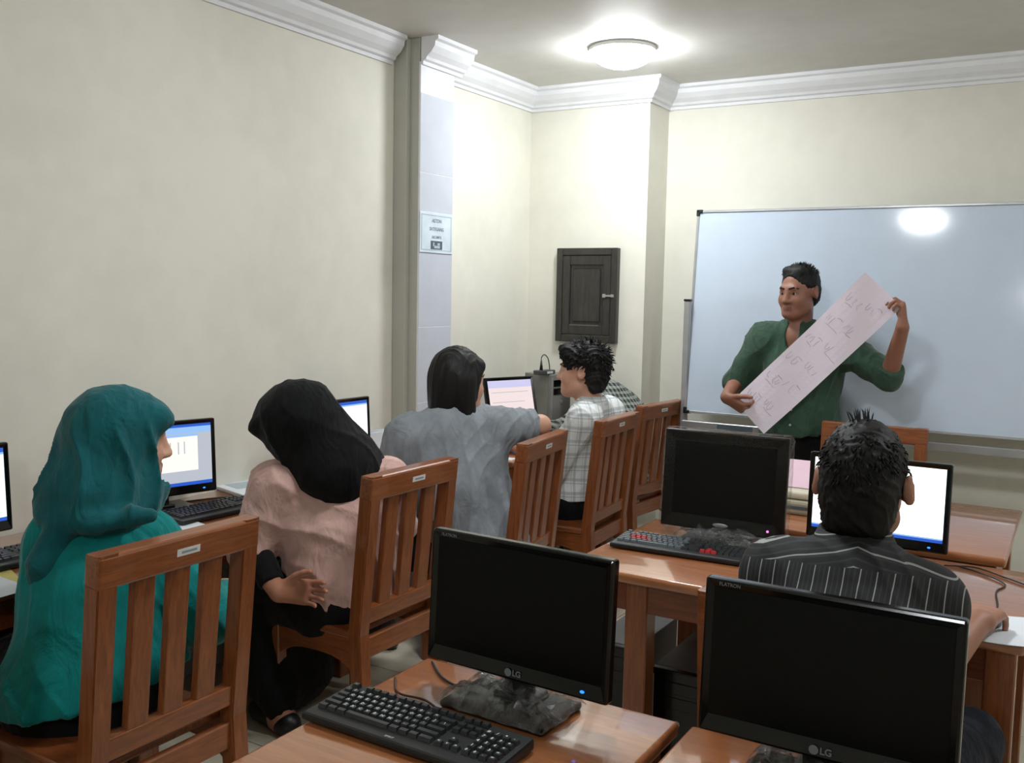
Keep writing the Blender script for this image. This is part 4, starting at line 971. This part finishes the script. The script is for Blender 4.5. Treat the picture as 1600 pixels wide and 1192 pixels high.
# ---- shared head coverings
def hair_cap(root, base, c, B, s, prims, mat, amp=0.005, freq=22, stretch=(1, 1, 0.4), h=0.0055, name='hair', seed=3, relax=1):
    c = np.asarray(c, float); P = []
    for q in prims:
        if q[0] == 'e': P.append(ell(c+B@(np.array(q[1])*s), np.array(q[2])*s, B, (q[3] if len(q) > 3 else 0.02)*s, q[4] if len(q) > 4 else '+'))
        else: P.append(cone(c+B@(np.array(q[1])*s), c+B@(np.array(q[2])*s), q[3]*s, q[4]*s, (q[5] if len(q) > 5 else 0.02)*s, q[6] if len(q) > 6 else '+'))
    return surf(name, P, h, mat, root, base, disp=folds(amp, freq, seed, stretch), relax=relax)
def tufts(root, base, c, B, s, n, mat, seed, test, rad=(0.084, 0.102, 0.1), cen=(0, -0.022, 0.034), length=(0.015, 0.032), lift=0.5, flow=(0, 0.6, 0.5), thick=0.0016):
    rg = random.Random(seed); vs, fs = [], []; c = np.asarray(c, float); cen = np.array(cen); rad = np.array(rad); flow = np.array(flow)
    while n > 0:
        v = unit((rg.gauss(0, 1), rg.gauss(0, 1), rg.gauss(0, 1)))
        p = cen+v*rad
        if not test(p): continue
        n -= 1; nn = unit(v/rad); d = unit(nn*lift+flow*0.8+np.array([rg.uniform(-.5, .5) for _ in range(3)])*0.6)
        L = rg.uniform(*length); t1 = unit(np.cross(d, (0.3, 0.2, 0.9))); t2 = np.cross(d, t1); i0 = len(vs)
        for k in range(3):
            a = k*2.094; vs.append(tuple(c-base+B@((p-nn*0.006+(t1*math.cos(a)+t2*math.sin(a))*thick)*s)))
        mdl = p+d*L*0.55; tip = p+unit(d+nn*-0.25)*L
        for k in range(3):
            a = k*2.094; vs.append(tuple(c-base+B@((mdl+(t1*math.cos(a)+t2*math.sin(a))*thick*0.7)*s)))
        vs.append(tuple(c-base+B@(tip*s)))
        for k in range(3):
            k2 = (k+1) % 3; fs.append((i0+k, i0+k2, i0+3+k2, i0+3+k)); fs.append((i0+3+k, i0+3+k2, i0+6))
    o = obj('hair_tufts', (vs, fs), mat, root, True); o['kind'] = 'stuff'; return o
def hands_for(J, left=None, right=None, s=1.12):
    out = []
    for q, kw in (('l', left), ('r', right)):
        W = np.array(J['w'+q]); f = unit(W-np.array(J['e'+q])); kw = dict(kw or {}); d = unit(kw.pop('d', (f[0], f[1], min(f[2], 0)*0.2)))
        t = kw.pop('t', None)
        if t is None: n = np.array((0, 0, -1.0)); t = np.cross(d, n) if q == 'r' else np.cross(n, d)
        t = unit(np.asarray(t, float)-d*(d@np.asarray(t, float))); n = np.cross(t, d) if q == 'r' else np.cross(d, t)
        out.append(dict(W=W+d*0.01, d=d, n=n, t=t, **kw))
    return out
SC = 1.12
def skirt_prims(J):
    g = lambda k: np.array(J[k], float)
    h_, k_, a_ = ((g(q+'l')+g(q+'r'))/2 for q in ('hip_', 'knee_', 'ank_'))
    w_ = unit(g('knee_r')-g('knee_l')); up = V3(0, 0, 0.02)
    P = [cone(g('pelvis')+V3(0, 0, -0.01), h_+(k_-h_)*0.4, 0.17, 0.13, 0.08)]
    for sg_ in (-1, 1):
        P += [cone(h_+w_*0.1*sg_+up, k_+w_*0.13*sg_, 0.10, 0.085, 0.08), cone(k_+w_*0.13*sg_, a_+w_*0.12*sg_+V3(0, 0, 0.06), 0.085, 0.10, 0.08), cone(k_, a_+V3(0, 0, 0.06), 0.09, 0.11, 0.08)]
    return P

# ---- woman in teal
J = POSE['teal']; s = SC
f = unit((-0.87, 0.49, 0)); rt = np.array((-f[1]*-1, f[0]*-1, 0)); rt = np.array((0.49, 0.87, 0))
pv, nk, hd = (np.array(J[k]) for k in ('pelvis', 'neck', 'head'))
tunic = [cone(np.array(J['chest'])-(0, 0, 0.02), pv+V3(0, 0, -0.02)-f*0.03, 0.15, 0.178, 0.08), cone(pv-rt*0.05-f*0.02, pv+rt*0.10-f*0.02, 0.158, 0.175, 0.08),
         cone(np.array(J['sr'])-(0, 0, .03), np.array(J['er']), 0.06, 0.062, 0.04), cone(np.array(J['sl'])-(0, 0, .03), np.array(J['el']), 0.07, 0.06, 0.04)]
def pleat(P, N):
    u = P@rt; z = P[:, 2]; k = np.clip((1.0-z)/0.35, 0, 1)*np.clip((z-0.3)/0.2, 0, 1)
    return 0.009*np.sin(u*120+3*np.sin(z*5))*np.clip(k*2, 0, 1)+0.004*np.sin(u*47+z*7)*k
root, base, B, B0, B1 = person('woman in teal headscarf and gathered teal tunic seated at the left front', J, s, -30, 5, 0, M['skin_light'], M['teal_tunic'], M['black_cloth'], hands=hands_for(J), extra_shirt=tunic, hem=(pv[0], pv[1], 0.52), hem_n=(0.12, 0.14, -1), fold=(0.007, 4.5), seed=11, shirt_name='tunic', trouser_name='skirt', extra_trousers=skirt_prims(J), ears=False, arm_fat=1.15)
HB = lambda x, y, z: hd+B@(np.array((x, y, z))*s)
up = np.array((0, 0, 1.0))
bs = unit(-f*0.6+np.array((0.5, -0.6, 0))*0.4)
scarf = [ell(HB(0, -0.016, 0.03), np.array((0.094, 0.118, 0.106))*s, B, 0.03), ell(HB(0, 0.005, -0.045), np.array((0.082, 0.08, 0.105))*s, B, 0.05),
         cone(HB(-0.05, 0.07, 0.06), HB(0.05, 0.07, 0.06), 0.034*s, 0.034*s, 0.04),
         cone(HB(0.0, -0.05, -0.01), nk+V3(0.0, -0.04, 0.06), 0.108, 0.112, 0.08), cone(nk+V3(0.0, -0.02, 0.06), nk+V3(0.01, -0.005, 0.02), 0.112, 0.112, 0.06),
         cone(nk-rt*0.06+V3(0, 0, 0.03), np.array(J['sl'])+V3(0.04, 0.04, 0.05), 0.09, 0.05, 0.07), cone(nk+rt*0.04+V3(0, 0, 0.02), np.array(J['sr'])+V3(-0.06, -0.07, 0.05), 0.085, 0.052, 0.07),
         cone(HB(0, 0.045, -0.11), nk+f*0.12+V3(0, 0, -0.08), 0.066, 0.10, 0.07),
         cone((-2.345, 1.585, 0.975), (-2.365, 1.545, 0.87), 0.042, 0.045, 0.03), cone((-2.365, 1.545, 0.87), (-2.375, 1.525, 0.77), 0.045, 0.022, 0.02),
         cone((-2.40, 1.575, 1.0), (-2.26, 1.61, 0.985), 0.034, 0.03, 0.025), cone((-2.26, 1.61, 0.985), (-2.16, 1.72, 1.0), 0.03, 0.026, 0.025),
         ell(HB(0, 0.105, -0.026), np.array((0.062, 0.085, 0.088))*s, B, 0.012, '-')]
def drape(P, N):
    q = P-nk; a = (q@rt)*1.0; z = q[:, 2]
    hq = (P-hd)@B; th = np.arctan2(hq[:, 0], -hq[:, 1]); zr = P[:, 2]-hd[2]
    k1 = np.clip((0.10-zr)/0.12, 0, 1)*np.clip((zr+0.24)/0.08, 0, 1)*np.clip((th+0.7)/0.7, 0, 1)
    f1 = (1-np.abs(np.sin(th*4.2+zr*5.5+0.5*np.sin(zr*20)+0.4)))**2-0.3
    k2 = np.clip((0.15-np.abs(z-0.05))/0.1, 0, 1)*np.clip((0.4-th)/0.6, 0, 1)
    f2 = (1-np.abs(np.sin(z*34-th*1.4+0.6)))**2-0.3
    return 0.020*f1*k1+0.014*f2*k2
surf('headscarf', scarf, 0.006, M['teal_scarf'], root, base, disp=both(folds(0.004, 4, 21, (1, 1, 0.6)), drape))

# ---- woman in pink blouse
J = POSE['pink']; nk, hd, pv, ct = (np.array(J[k]) for k in ('neck', 'head', 'pelvis', 'chest')); f = unit((-0.8, 0.6, 0)); rt = np.array((0.6, 0.8, 0))
blouse = [cone(ct, pv, 0.165, 0.185, 0.08), cone(np.array(J['sl']), np.array(J['el']), 0.066, 0.074, 0.04)]
root, base, B, B0, B1 = person('woman in pale pink blouse and black headscarf leaning over, hand behind her hip', J, s, 98, 28, -14, M['skin_mid'], M['pink_blouse'], M['black_cloth'],
    hands=hands_for(J, left=dict(d=(0.72, 0.30, 0.02), t=(0, 0.1, 1), curl=(12, 20, 14))), extra_shirt=blouse, hem=(pv[0], pv[1], 0.475), sleeve=(0.12, 0.9), fold=(0.011, 4.2), seed=31, shirt_name='blouse', trouser_name='skirt', extra_trousers=skirt_prims(J), ears=False, lips=False)
surf('inner_sleeve', [cone(np.array(J['el'])+V3(0, 0, 0.04), np.array(J['wl'])+(np.array(J['el'])-np.array(J['wl']))*0.2, 0.058, 0.045, 0.02, cut=True)], 0.0075, M['black_cloth'], root, base, disp=folds(0.004, 6, 3))
HB = lambda x, y, z: hd+B@(np.array((x, y, z))*s)
bk = np.array((0.51, -0.60, 0))           # towards the back, halfway to the picture's lower right
scarf = [ell(HB(0, -0.012, 0.03), np.array((0.092, 0.122, 0.106))*s, B, 0.03), ell(HB(0, 0.03, -0.04), np.array((0.08, 0.08, 0.1))*s, B, 0.05), cone(HB(-0.055, 0.085, 0.055), HB(0.055, 0.085, 0.055), 0.026*s, 0.026*s, 0.05),
         cone(HB(0, -0.05, 0.0), nk+V3(0.03, 0.02, 0.04), 0.12, 0.13, 0.08), cone(nk+V3(0.02, 0.0, 0.03), nk+rt*0.13+V3(-0.01, 0, -0.02), 0.12, 0.09, 0.08),
         cone(nk+V3(0.02, -0.02, 0.0), nk+V3(0.07, 0.03, -0.18), 0.105, 0.05, 0.09), cone(nk+f*0.05, nk+f*0.15+V3(0, 0, -0.15), 0.10, 0.08, 0.07),
         ell(HB(0, 0.115, -0.03), np.array((0.058, 0.075, 0.08))*s, B, 0.012, '-')]
surf('headscarf', scarf, 0.0065, M['black_scarf'], root, base, disp=folds(0.007, 4.2, 41, (1, 1, 0.6)))

# ---- woman in grey
J = POSE['grey']; nk, hd, pv, ct = (np.array(J[k]) for k in ('neck', 'head', 'pelvis', 'chest'))
top = [cone(ct+V3(0.02, 0, -0.02), pv+V3(0.03, 0, 0.02), 0.17, 0.20, 0.08), cone(ct, nk+V3(0.02, -0.02, -0.06), 0.15, 0.11, 0.1), cone(np.array(J['sr']), np.array(J['sr'])*0.24+np.array(J['er'])*0.76, 0.076, 0.062, 0.04, cut=True), cone(np.array(J['sl']), np.array(J['el']), 0.076, 0.058, 0.04)]
root, base, B, B0, B1 = person('woman with straight black hair in a grey top, arm resting on a chair', J, s, -22, 4, 0, M['skin_light'], M['grey_top'], M['denim'],
    hands=hands_for(J, right=dict(curl=(25, 35, 25))), extra_shirt=top, hem=(pv[0], pv[1], 0.40), sleeve=(0.75, -0.8), fold=(0.011, 4.6), seed=51, shirt_name='top', ears=False, fat=1.05)
hair_cap(root, base, hd, B, s, [('e', (0, -0.016, 0.036), (0.09, 0.108, 0.098)), ('e', (0, -0.03, -0.035), (0.094, 0.09, 0.11), 0.04), ('c', (0.062, -0.02, 0.0), (0.074, 0.0, -0.135), 0.04, 0.034, 0.03), ('c', (-0.062, -0.02, 0.0), (-0.08, -0.02, -0.155), 0.042, 0.036, 0.03),
    ('c', (0, -0.06, 0.0), (0, -0.066, -0.135), 0.055, 0.052, 0.04), ('c', (-0.04, 0.07, 0.062), (0.04, 0.07, 0.062), 0.019, 0.019, 0.03), ('c', (0.055, 0.04, 0.03), (0.068, 0.03, -0.06), 0.018, 0.014, 0.02), ('e', (0, 0.115, -0.05), (0.066, 0.086, 0.1), 0.01, '-')], M['hair_long'], 0.0035, 9, (1.6, 1.6, 0.12), seed=61)
head_extras(root, base, hd, B, s, M['hair_black'])

# ---- young man in plaid
J = POSE['plaid']; nk, hd, pv, ct = (np.array(J[k]) for k in ('neck', 'head', 'pelvis', 'chest'))
root, base, B, B0, B1 = person('young man with wavy black hair in a pale plaid shirt, seated in profile', J, s*1.04, 103, 0, 0, M['skin_light'], M['plaid_shirt'], M['black_cloth'], h=0.005,
    hands=hands_for(J), extra_shirt=[cone(ct, pv, 0.15, 0.165, 0.08)], hem=(pv[0], pv[1], 0.545), fold=(0.009, 4.8), seed=71)
s2 = s*1.04
hair_cap(root, base, hd, B, s2, [('e', (0, -0.02, 0.042), (0.092, 0.112, 0.098)), ('e', (0, -0.06, -0.02), (0.08, 0.062, 0.075), 0.03), ('c', (-0.05, 0.062, 0.085), (0.05, 0.062, 0.085), 0.036, 0.036, 0.03), ('c', (-0.045, -0.07, -0.07), (0.045, -0.07, -0.07), 0.022, 0.022, 0.03),
    ('e', (0, 0.115, -0.028), (0.09, 0.076, 0.075), 0.01, '-'), ('e', (0.085, 0.014, -0.04), (0.045, 0.045, 0.06), 0.01, '-'), ('e', (-0.085, 0.014, -0.04), (0.045, 0.045, 0.06), 0.01, '-')], M['hair_black'], 0.009, 16, (1, 1, 0.9), seed=73)
tufts(root, base, hd, B, s2, 420, M['hair_black'], 5, lambda p: (p[2] > 0.02 and p[1] < 0.07+p[2]*0.2) or (p[1] < -0.05 and p[2] > -0.07), rad=(0.094, 0.113, 0.1), cen=(0, -0.02, 0.04), length=(0.018, 0.036), flow=(0, 0.2, -0.4), lift=0.5, thick=0.004)
head_extras(root, base, hd, B, s2, M['hair_black'])
def collar(root, base, J, B1, s, mat, r=0.07, hgt=0.04, opening=0.0, name='collar', tilt=0.0):
    nk = np.asarray(J['neck'], float); vs, fs = [], []; n = 36
    for rr_, z in ((r*1.04, -0.03), (r*0.94, hgt), (r*1.05, hgt+0.004), (r*1.32, hgt-0.036), (r*1.26, hgt-0.04), (r*1.0, hgt-0.008)):
        for k in range(n+1):
            a = math.radians(90+opening)+math.radians(360-2*opening)*k/n
            dip = 0.75*hgt*max(0, math.sin(a))**2 if opening else 0
            vs.append(tuple(nk-base+B1@(np.array((math.cos(a)*rr_, math.sin(a)*rr_*0.95, z-dip))*s)))
    m_ = n+1
    for i in range(5):
        for k in range(n): fs.append((i*m_+k, i*m_+k+1, (i+1)*m_+k+1, (i+1)*m_+k))
    fs += [(k, 5*m_+k, 5*m_+k+1, k+1) for k in range(n)]
    return obj(name, (vs, fs), mat, root, True)
collar(root, base, J, np.stack([np.array((0.2, 0.98, 0)), np.array((-0.98, 0.2, 0)), np.array((0, 0, 1.0))], 1), s, M['plaid_shirt'], 0.066, 0.04, 16)
surf('lanyard', [cone(np.array(J['chest'])+V3(-0.135, -0.05, 0.1), np.array(J['chest'])+V3(-0.155, -0.05, -0.04), 0.006, 0.006, 0.01), cone(np.array(J['chest'])+V3(-0.155, -0.05, -0.04), np.array(J['chest'])+V3(-0.15, -0.06, -0.1), 0.006, 0.012, 0.01)], 0.004, plain('lime_lanyard', (150, 190, 90), 0.6), root, base)

# ---- person in check shirt bending over the corner desk
J = POSE['check']; nk, hd, pv, ct = (np.array(J[k]) for k in ('neck', 'head', 'pelvis', 'chest'))
root, base, B, B0, B1 = person('person in a black and white checked shirt bent over the corner desk', J, s, 98, 45, 0, M['skin_mid'], M['check_shirt'], M['black_cloth'], h=0.008, hc=0.008,
    hands=hands_for(J), extra_shirt=[cone(ct, pv, 0.15, 0.17, 0.08), cone(ct+V3(0.0, 0, 0.06), nk+V3(0.02, 0, -0.05), 0.15, 0.11, 0.08)], hem=(pv[0], pv[1], 0.5), fold=(0.006, 4.5), seed=91, lips=False, arm_fat=1.2)
hair_cap(root, base, hd, B, s, [('e', (0, -0.02, 0.038), (0.088, 0.106, 0.096)), ('e', (0, -0.06, -0.03), (0.075, 0.055, 0.07), 0.03), ('e', (0, 0.112, -0.03), (0.09, 0.078, 0.09), 0.01, '-')], M['hair_black'], 0.005, 20, seed=93)

# ---- man in striped shirt
J = POSE['stripe']; nk, hd, pv, ct = (np.array(J[k]) for k in ('neck', 'head', 'pelvis', 'chest')); s3 = 1.16
root, base, B, B0, B1 = person('man in black shirt with thin white stripes seen from behind at the lit monitor', J, s3, 2, 6, 0, M['skin_tan'], M['striped_shirt'], M['denim'], h=0.0055,
    hands=hands_for(J, right=dict(d=(0.10, 1, -0.02), curl=(20, 30, 26), spread=9), s=1.1), extra_shirt=[cone(ct, pv, 0.16, 0.17, 0.08), cone(ct+V3(0, -0.01, 0.05), nk+V3(0, -0.03, -0.07), 0.15, 0.10, 0.1)], hem=(pv[0], pv[1], 0.42), sleeve=(0.4, 0.05), fold=(0.005, 4.0), seed=101, lips=False, arm_fat=1.0, ear_out=0.006)
hair_cap(root, base, hd, B, s3, [('e', (0, -0.02, 0.034), (0.083, 0.104, 0.098)), ('e', (0, -0.052, -0.03), (0.076, 0.062, 0.075), 0.03), ('c', (-0.036, -0.066, -0.082), (0.036, -0.066, -0.082), 0.022, 0.022, 0.03), ('e', (0, 0.112, -0.03), (0.09, 0.078, 0.09), 0.01, '-'),
    ('e', (0.095, -0.01, -0.03), (0.026, 0.045, 0.055), 0.01, '-'), ('e', (-0.095, -0.01, -0.03), (0.026, 0.045, 0.055), 0.01, '-')], M['hair_black'], 0.004, 26, (1, 1, 0.6), seed=103, h=0.005)
tufts(root, base, hd, B, s3, 700, M['hair_black'], 15, lambda p: ((p[2] > 0.0 and p[1] < 0.07) or (p[1] < -0.05 and p[2] > -0.08)) and not (abs(p[0]) > 0.05 and p[2] < 0.035), rad=(0.083, 0.104, 0.098), length=(0.012, 0.022), flow=(0, 0.0, -0.8), lift=0.25, thick=0.0026)
tufts(root, base, hd, B, s3, 26, M['hair_black'], 16, lambda p: p[2] > 0.125 and -0.045 < p[0] < 0.01, rad=(0.083, 0.104, 0.098), length=(0.016, 0.03), flow=(-0.3, 0.1, 0.5), lift=0.7, thick=0.0022)
collar(root, base, J, np.array(Matrix.Rotation(math.radians(4), 3, 'X')), s3, M['striped_shirt'], 0.066, 0.062, 12)

# ---- standing man in green
J = POSE['green']; nk, hd, pv, ct = (np.array(J[k]) for k in ('neck', 'head', 'pelvis', 'chest')); s4 = 1.13
root, base, B, B0, B1 = person('man standing in dark green shirt holding up the long pink sheet', J, s4, 160, 6, 0, M['skin_brown'], M['green_shirt'], M['black_cloth'], h=0.0045, hc=0.0065,
    hands=hands_for(J, left=dict(d=(-0.05, 0.05, 1), t=(-0.2, 1, 0.1), curl=(48, 50, 30), spread=3), right=dict(d=(0.85, -0.15, -0.45), t=(0.35, -0.7, 0.6), curl=(45, 45, 30), spread=3)),
    extra_shirt=[cone(ct, pv+V3(0, 0, 0.02), 0.155, 0.165, 0.08)], hem=(pv[0], pv[1], 0.895), hem_n=(0.12, 0, -1), sleeve=(0.2, 0.12), fold=(0.011, 4.4), seed=111, shirt_e=0.014, arm_fat=1.25, vneck=0.085)
hair_cap(root, base, hd, B, s4, [('e', (0, -0.02, 0.038), (0.081, 0.1, 0.092)), ('e', (0, -0.055, -0.02), (0.074, 0.056, 0.065), 0.03), ('c', (-0.04, 0.035, 0.1), (0.04, 0.035, 0.1), 0.018, 0.018, 0.03), ('e', (0, 0.12, 0.01), (0.084, 0.075, 0.085), 0.01, '-'),
    ('e', (0.085, 0.02, -0.03), (0.03, 0.045, 0.05), 0.01, '-'), ('e', (-0.085, 0.02, -0.03), (0.03, 0.045, 0.05), 0.01, '-'), ('e', (0, 0.06, -0.06), (0.1, 0.07, 0.07), 0.01, '-')], M['hair_black'], 0.0025, 30, (1, 1, 0.6), seed=113, h=0.0045)
tufts(root, base, hd, B, s4, 300, M['hair_black'], 25, lambda p: p[2] > 0.075 and p[1] < 0.06, rad=(0.08, 0.099, 0.091), cen=(0, -0.02, 0.038), length=(0.008, 0.016), flow=(0, 0.3, 0.3), lift=0.9, thick=0.0022)
head_extras(root, base, hd, B, s4, M['hair_black'])
fr = unit(np.cross(np.array((0, 0, 1.0)), np.array(J['sr'])-np.array(J['sl'])))
for zb in (1.34, 1.24, 1.14, 1.04, 0.96):
    o_ = [o for o in root.children if o.name.startswith('shirt')][0]
    src = Vector(tuple(np.array((ct[0], ct[1], zb))+fr*0.5-base)); hit, loc, nn, fi = o_.ray_cast(src, Vector(tuple(-fr)))
    if hit:
        bm = bmesh.new(); bmesh.ops.create_cone(bm, cap_ends=True, segments=12, radius1=0.0065, radius2=0.006, depth=0.004)
        bm.transform(Matrix.Translation(loc+nn*0.001) @ nn.to_track_quat('Z', 'Y').to_matrix().to_4x4()); obj('button', bm, M['sign_frame'], root)
az_ = math.radians(172)
collar(root, base, J, np.array(Matrix.Rotation(az_, 3, 'Z')), s4, M['green_shirt'], 0.07, 0.045, 38)

# ---- the long pink sheet with handwriting
BLc, BRc, TRc, TLc = (np.array(q) for q in ((-1.612, 5.005, 1.085), (-1.432, 5.005, 0.90), (-0.792, 5.005, 1.60), (-0.972, 5.02, 1.742)))
U = unit((TLc+TRc)/2-(BLc+BRc)/2); Wd = (BRc-BLc+TRc-TLc)/2; Wd -= U*(U@Wd); LW = float(np.linalg.norm(Wd)); Wd = Wd/LW; LU = float(np.linalg.norm((TLc+TRc)/2-(BLc+BRc)/2)); O_ = (BLc+BRc)/2; NN = np.cross(Wd, U); NN = NN if NN[1] < 0 else -NN
def on_sheet(u, v, lift=0.0):       # u along the length 0..1, v across -0.5..0.5
    return O_+U*(u*LU)+Wd*(v*LW)+NN*(lift-0.03*math.sin(math.pi*u)*1.0+0.006*math.sin(u*11+v*4))
vs, fs = [], []; nu, nv = 40, 8
for lay in (0.0, -0.0007):
    for i in range(nu+1):
        for j in range(nv+1): vs.append(on_sheet(i/nu, j/nv-0.5, lay)-O_)
q = nv+1; K_ = (nu+1)*q
for i in range(nu):
    for j in range(nv):
        a = i*q+j; fs.append((a, a+q, a+q+1, a+1)); fs.append((K_+a, K_+a+1, K_+a+q+1, K_+a+q))
ring = [i*q for i in range(nu+1)]+[nu*q+j for j in range(1, nv+1)]+[i*q+nv for i in range(nu-1, -1, -1)]+[j for j in range(nv-1, 0, -1)]
for a, b in zip(ring, ring[1:]+ring[:1]): fs.append((a, b, b+K_, a+K_))
sheet_o = tag(obj('pink_sheet', (vs, fs), M['pink_paper'], None, False, tuple(O_)), 'long pale pink paper sheet with faint handwriting held diagonally by the standing man', 'paper')
rg = random.Random(12); vs, fs = [], []
def stroke(pts, wd=0.0014):
    P = [Vector(p) for p in pts]; i0 = len(vs)
    for i, p in enumerate(P):
        d = (P[min(i+1, len(P)-1)]-P[max(0, i-1)]).normalized(); sd = d.cross(Vector(NN))*wd*rg.uniform(0.6, 1.2)
        vs.append(tuple(p+sd)); vs.append(tuple(p-sd))
    for i in range(len(P)-1): fs.append((i0+2*i, i0+2*i+1, i0+2*i+3, i0+2*i+2))
for k in range(6):                       # two columns of letter groups along the sheet
    for v0 in (-0.22, 0.2):
        u0 = 0.10+k*0.15+(0.03 if v0 > 0 else 0)
        if u0 > 0.93: continue
        mk = lambda du, dv: on_sheet(u0+du/LU*1.0, v0+dv/LW, 0.0009)
        R = lambda a: rg.uniform(-a, a)
        x_ = -0.045
        for g in range(rg.choice((2, 3, 3))):                 # a few tall written letters per group
            kind = rg.choice('LNUZI'); hgt = rg.uniform(0.03, 0.05); wd_ = rg.uniform(0.012, 0.022); sl_ = rg.uniform(-0.3, 0.5)
            shp = dict(L=[(1, 0), (0.1, 0.1), (0, 0.9)], N=[(0, 0), (1, 0.2), (0.2, 0.8), (0.95, 1)], U=[(1, 0), (0.25, 0.1), (0, 0.5), (0.3, 0.95), (0.8, 1)], Z=[(0.9, 0), (1, 0.8), (0.3, 0.3), (0, 1.2)], I=[(1, 0.1), (0.5, 0), (0, -0.1)])[kind]
            stroke([mk((a_-0.5)*hgt+R(0.003), x_+b_*wd_+sl_*(a_-0.5)*hgt*0.6+R(0.002)) for a_, b_ in shp], 0.0011)
            x_ += wd_+rg.uniform(0.008, 0.02)
        if rg.random() < 0.7: stroke([mk(-0.03+R(0.004), -0.03+t_*0.02+R(0.001)) for t_ in range(rg.randint(3, 5))], 0.0012)
        if rg.random() < 0.6: stroke([mk(0.03+R(0.004), 0.0+t_*0.015) for t_ in range(3)], 0.0015)
wr_ = obj('handwriting', ([tuple(np.array(v)-O_) for v in vs], fs), M['ink'], sheet_o); wr_['kind'] = 'stuff'
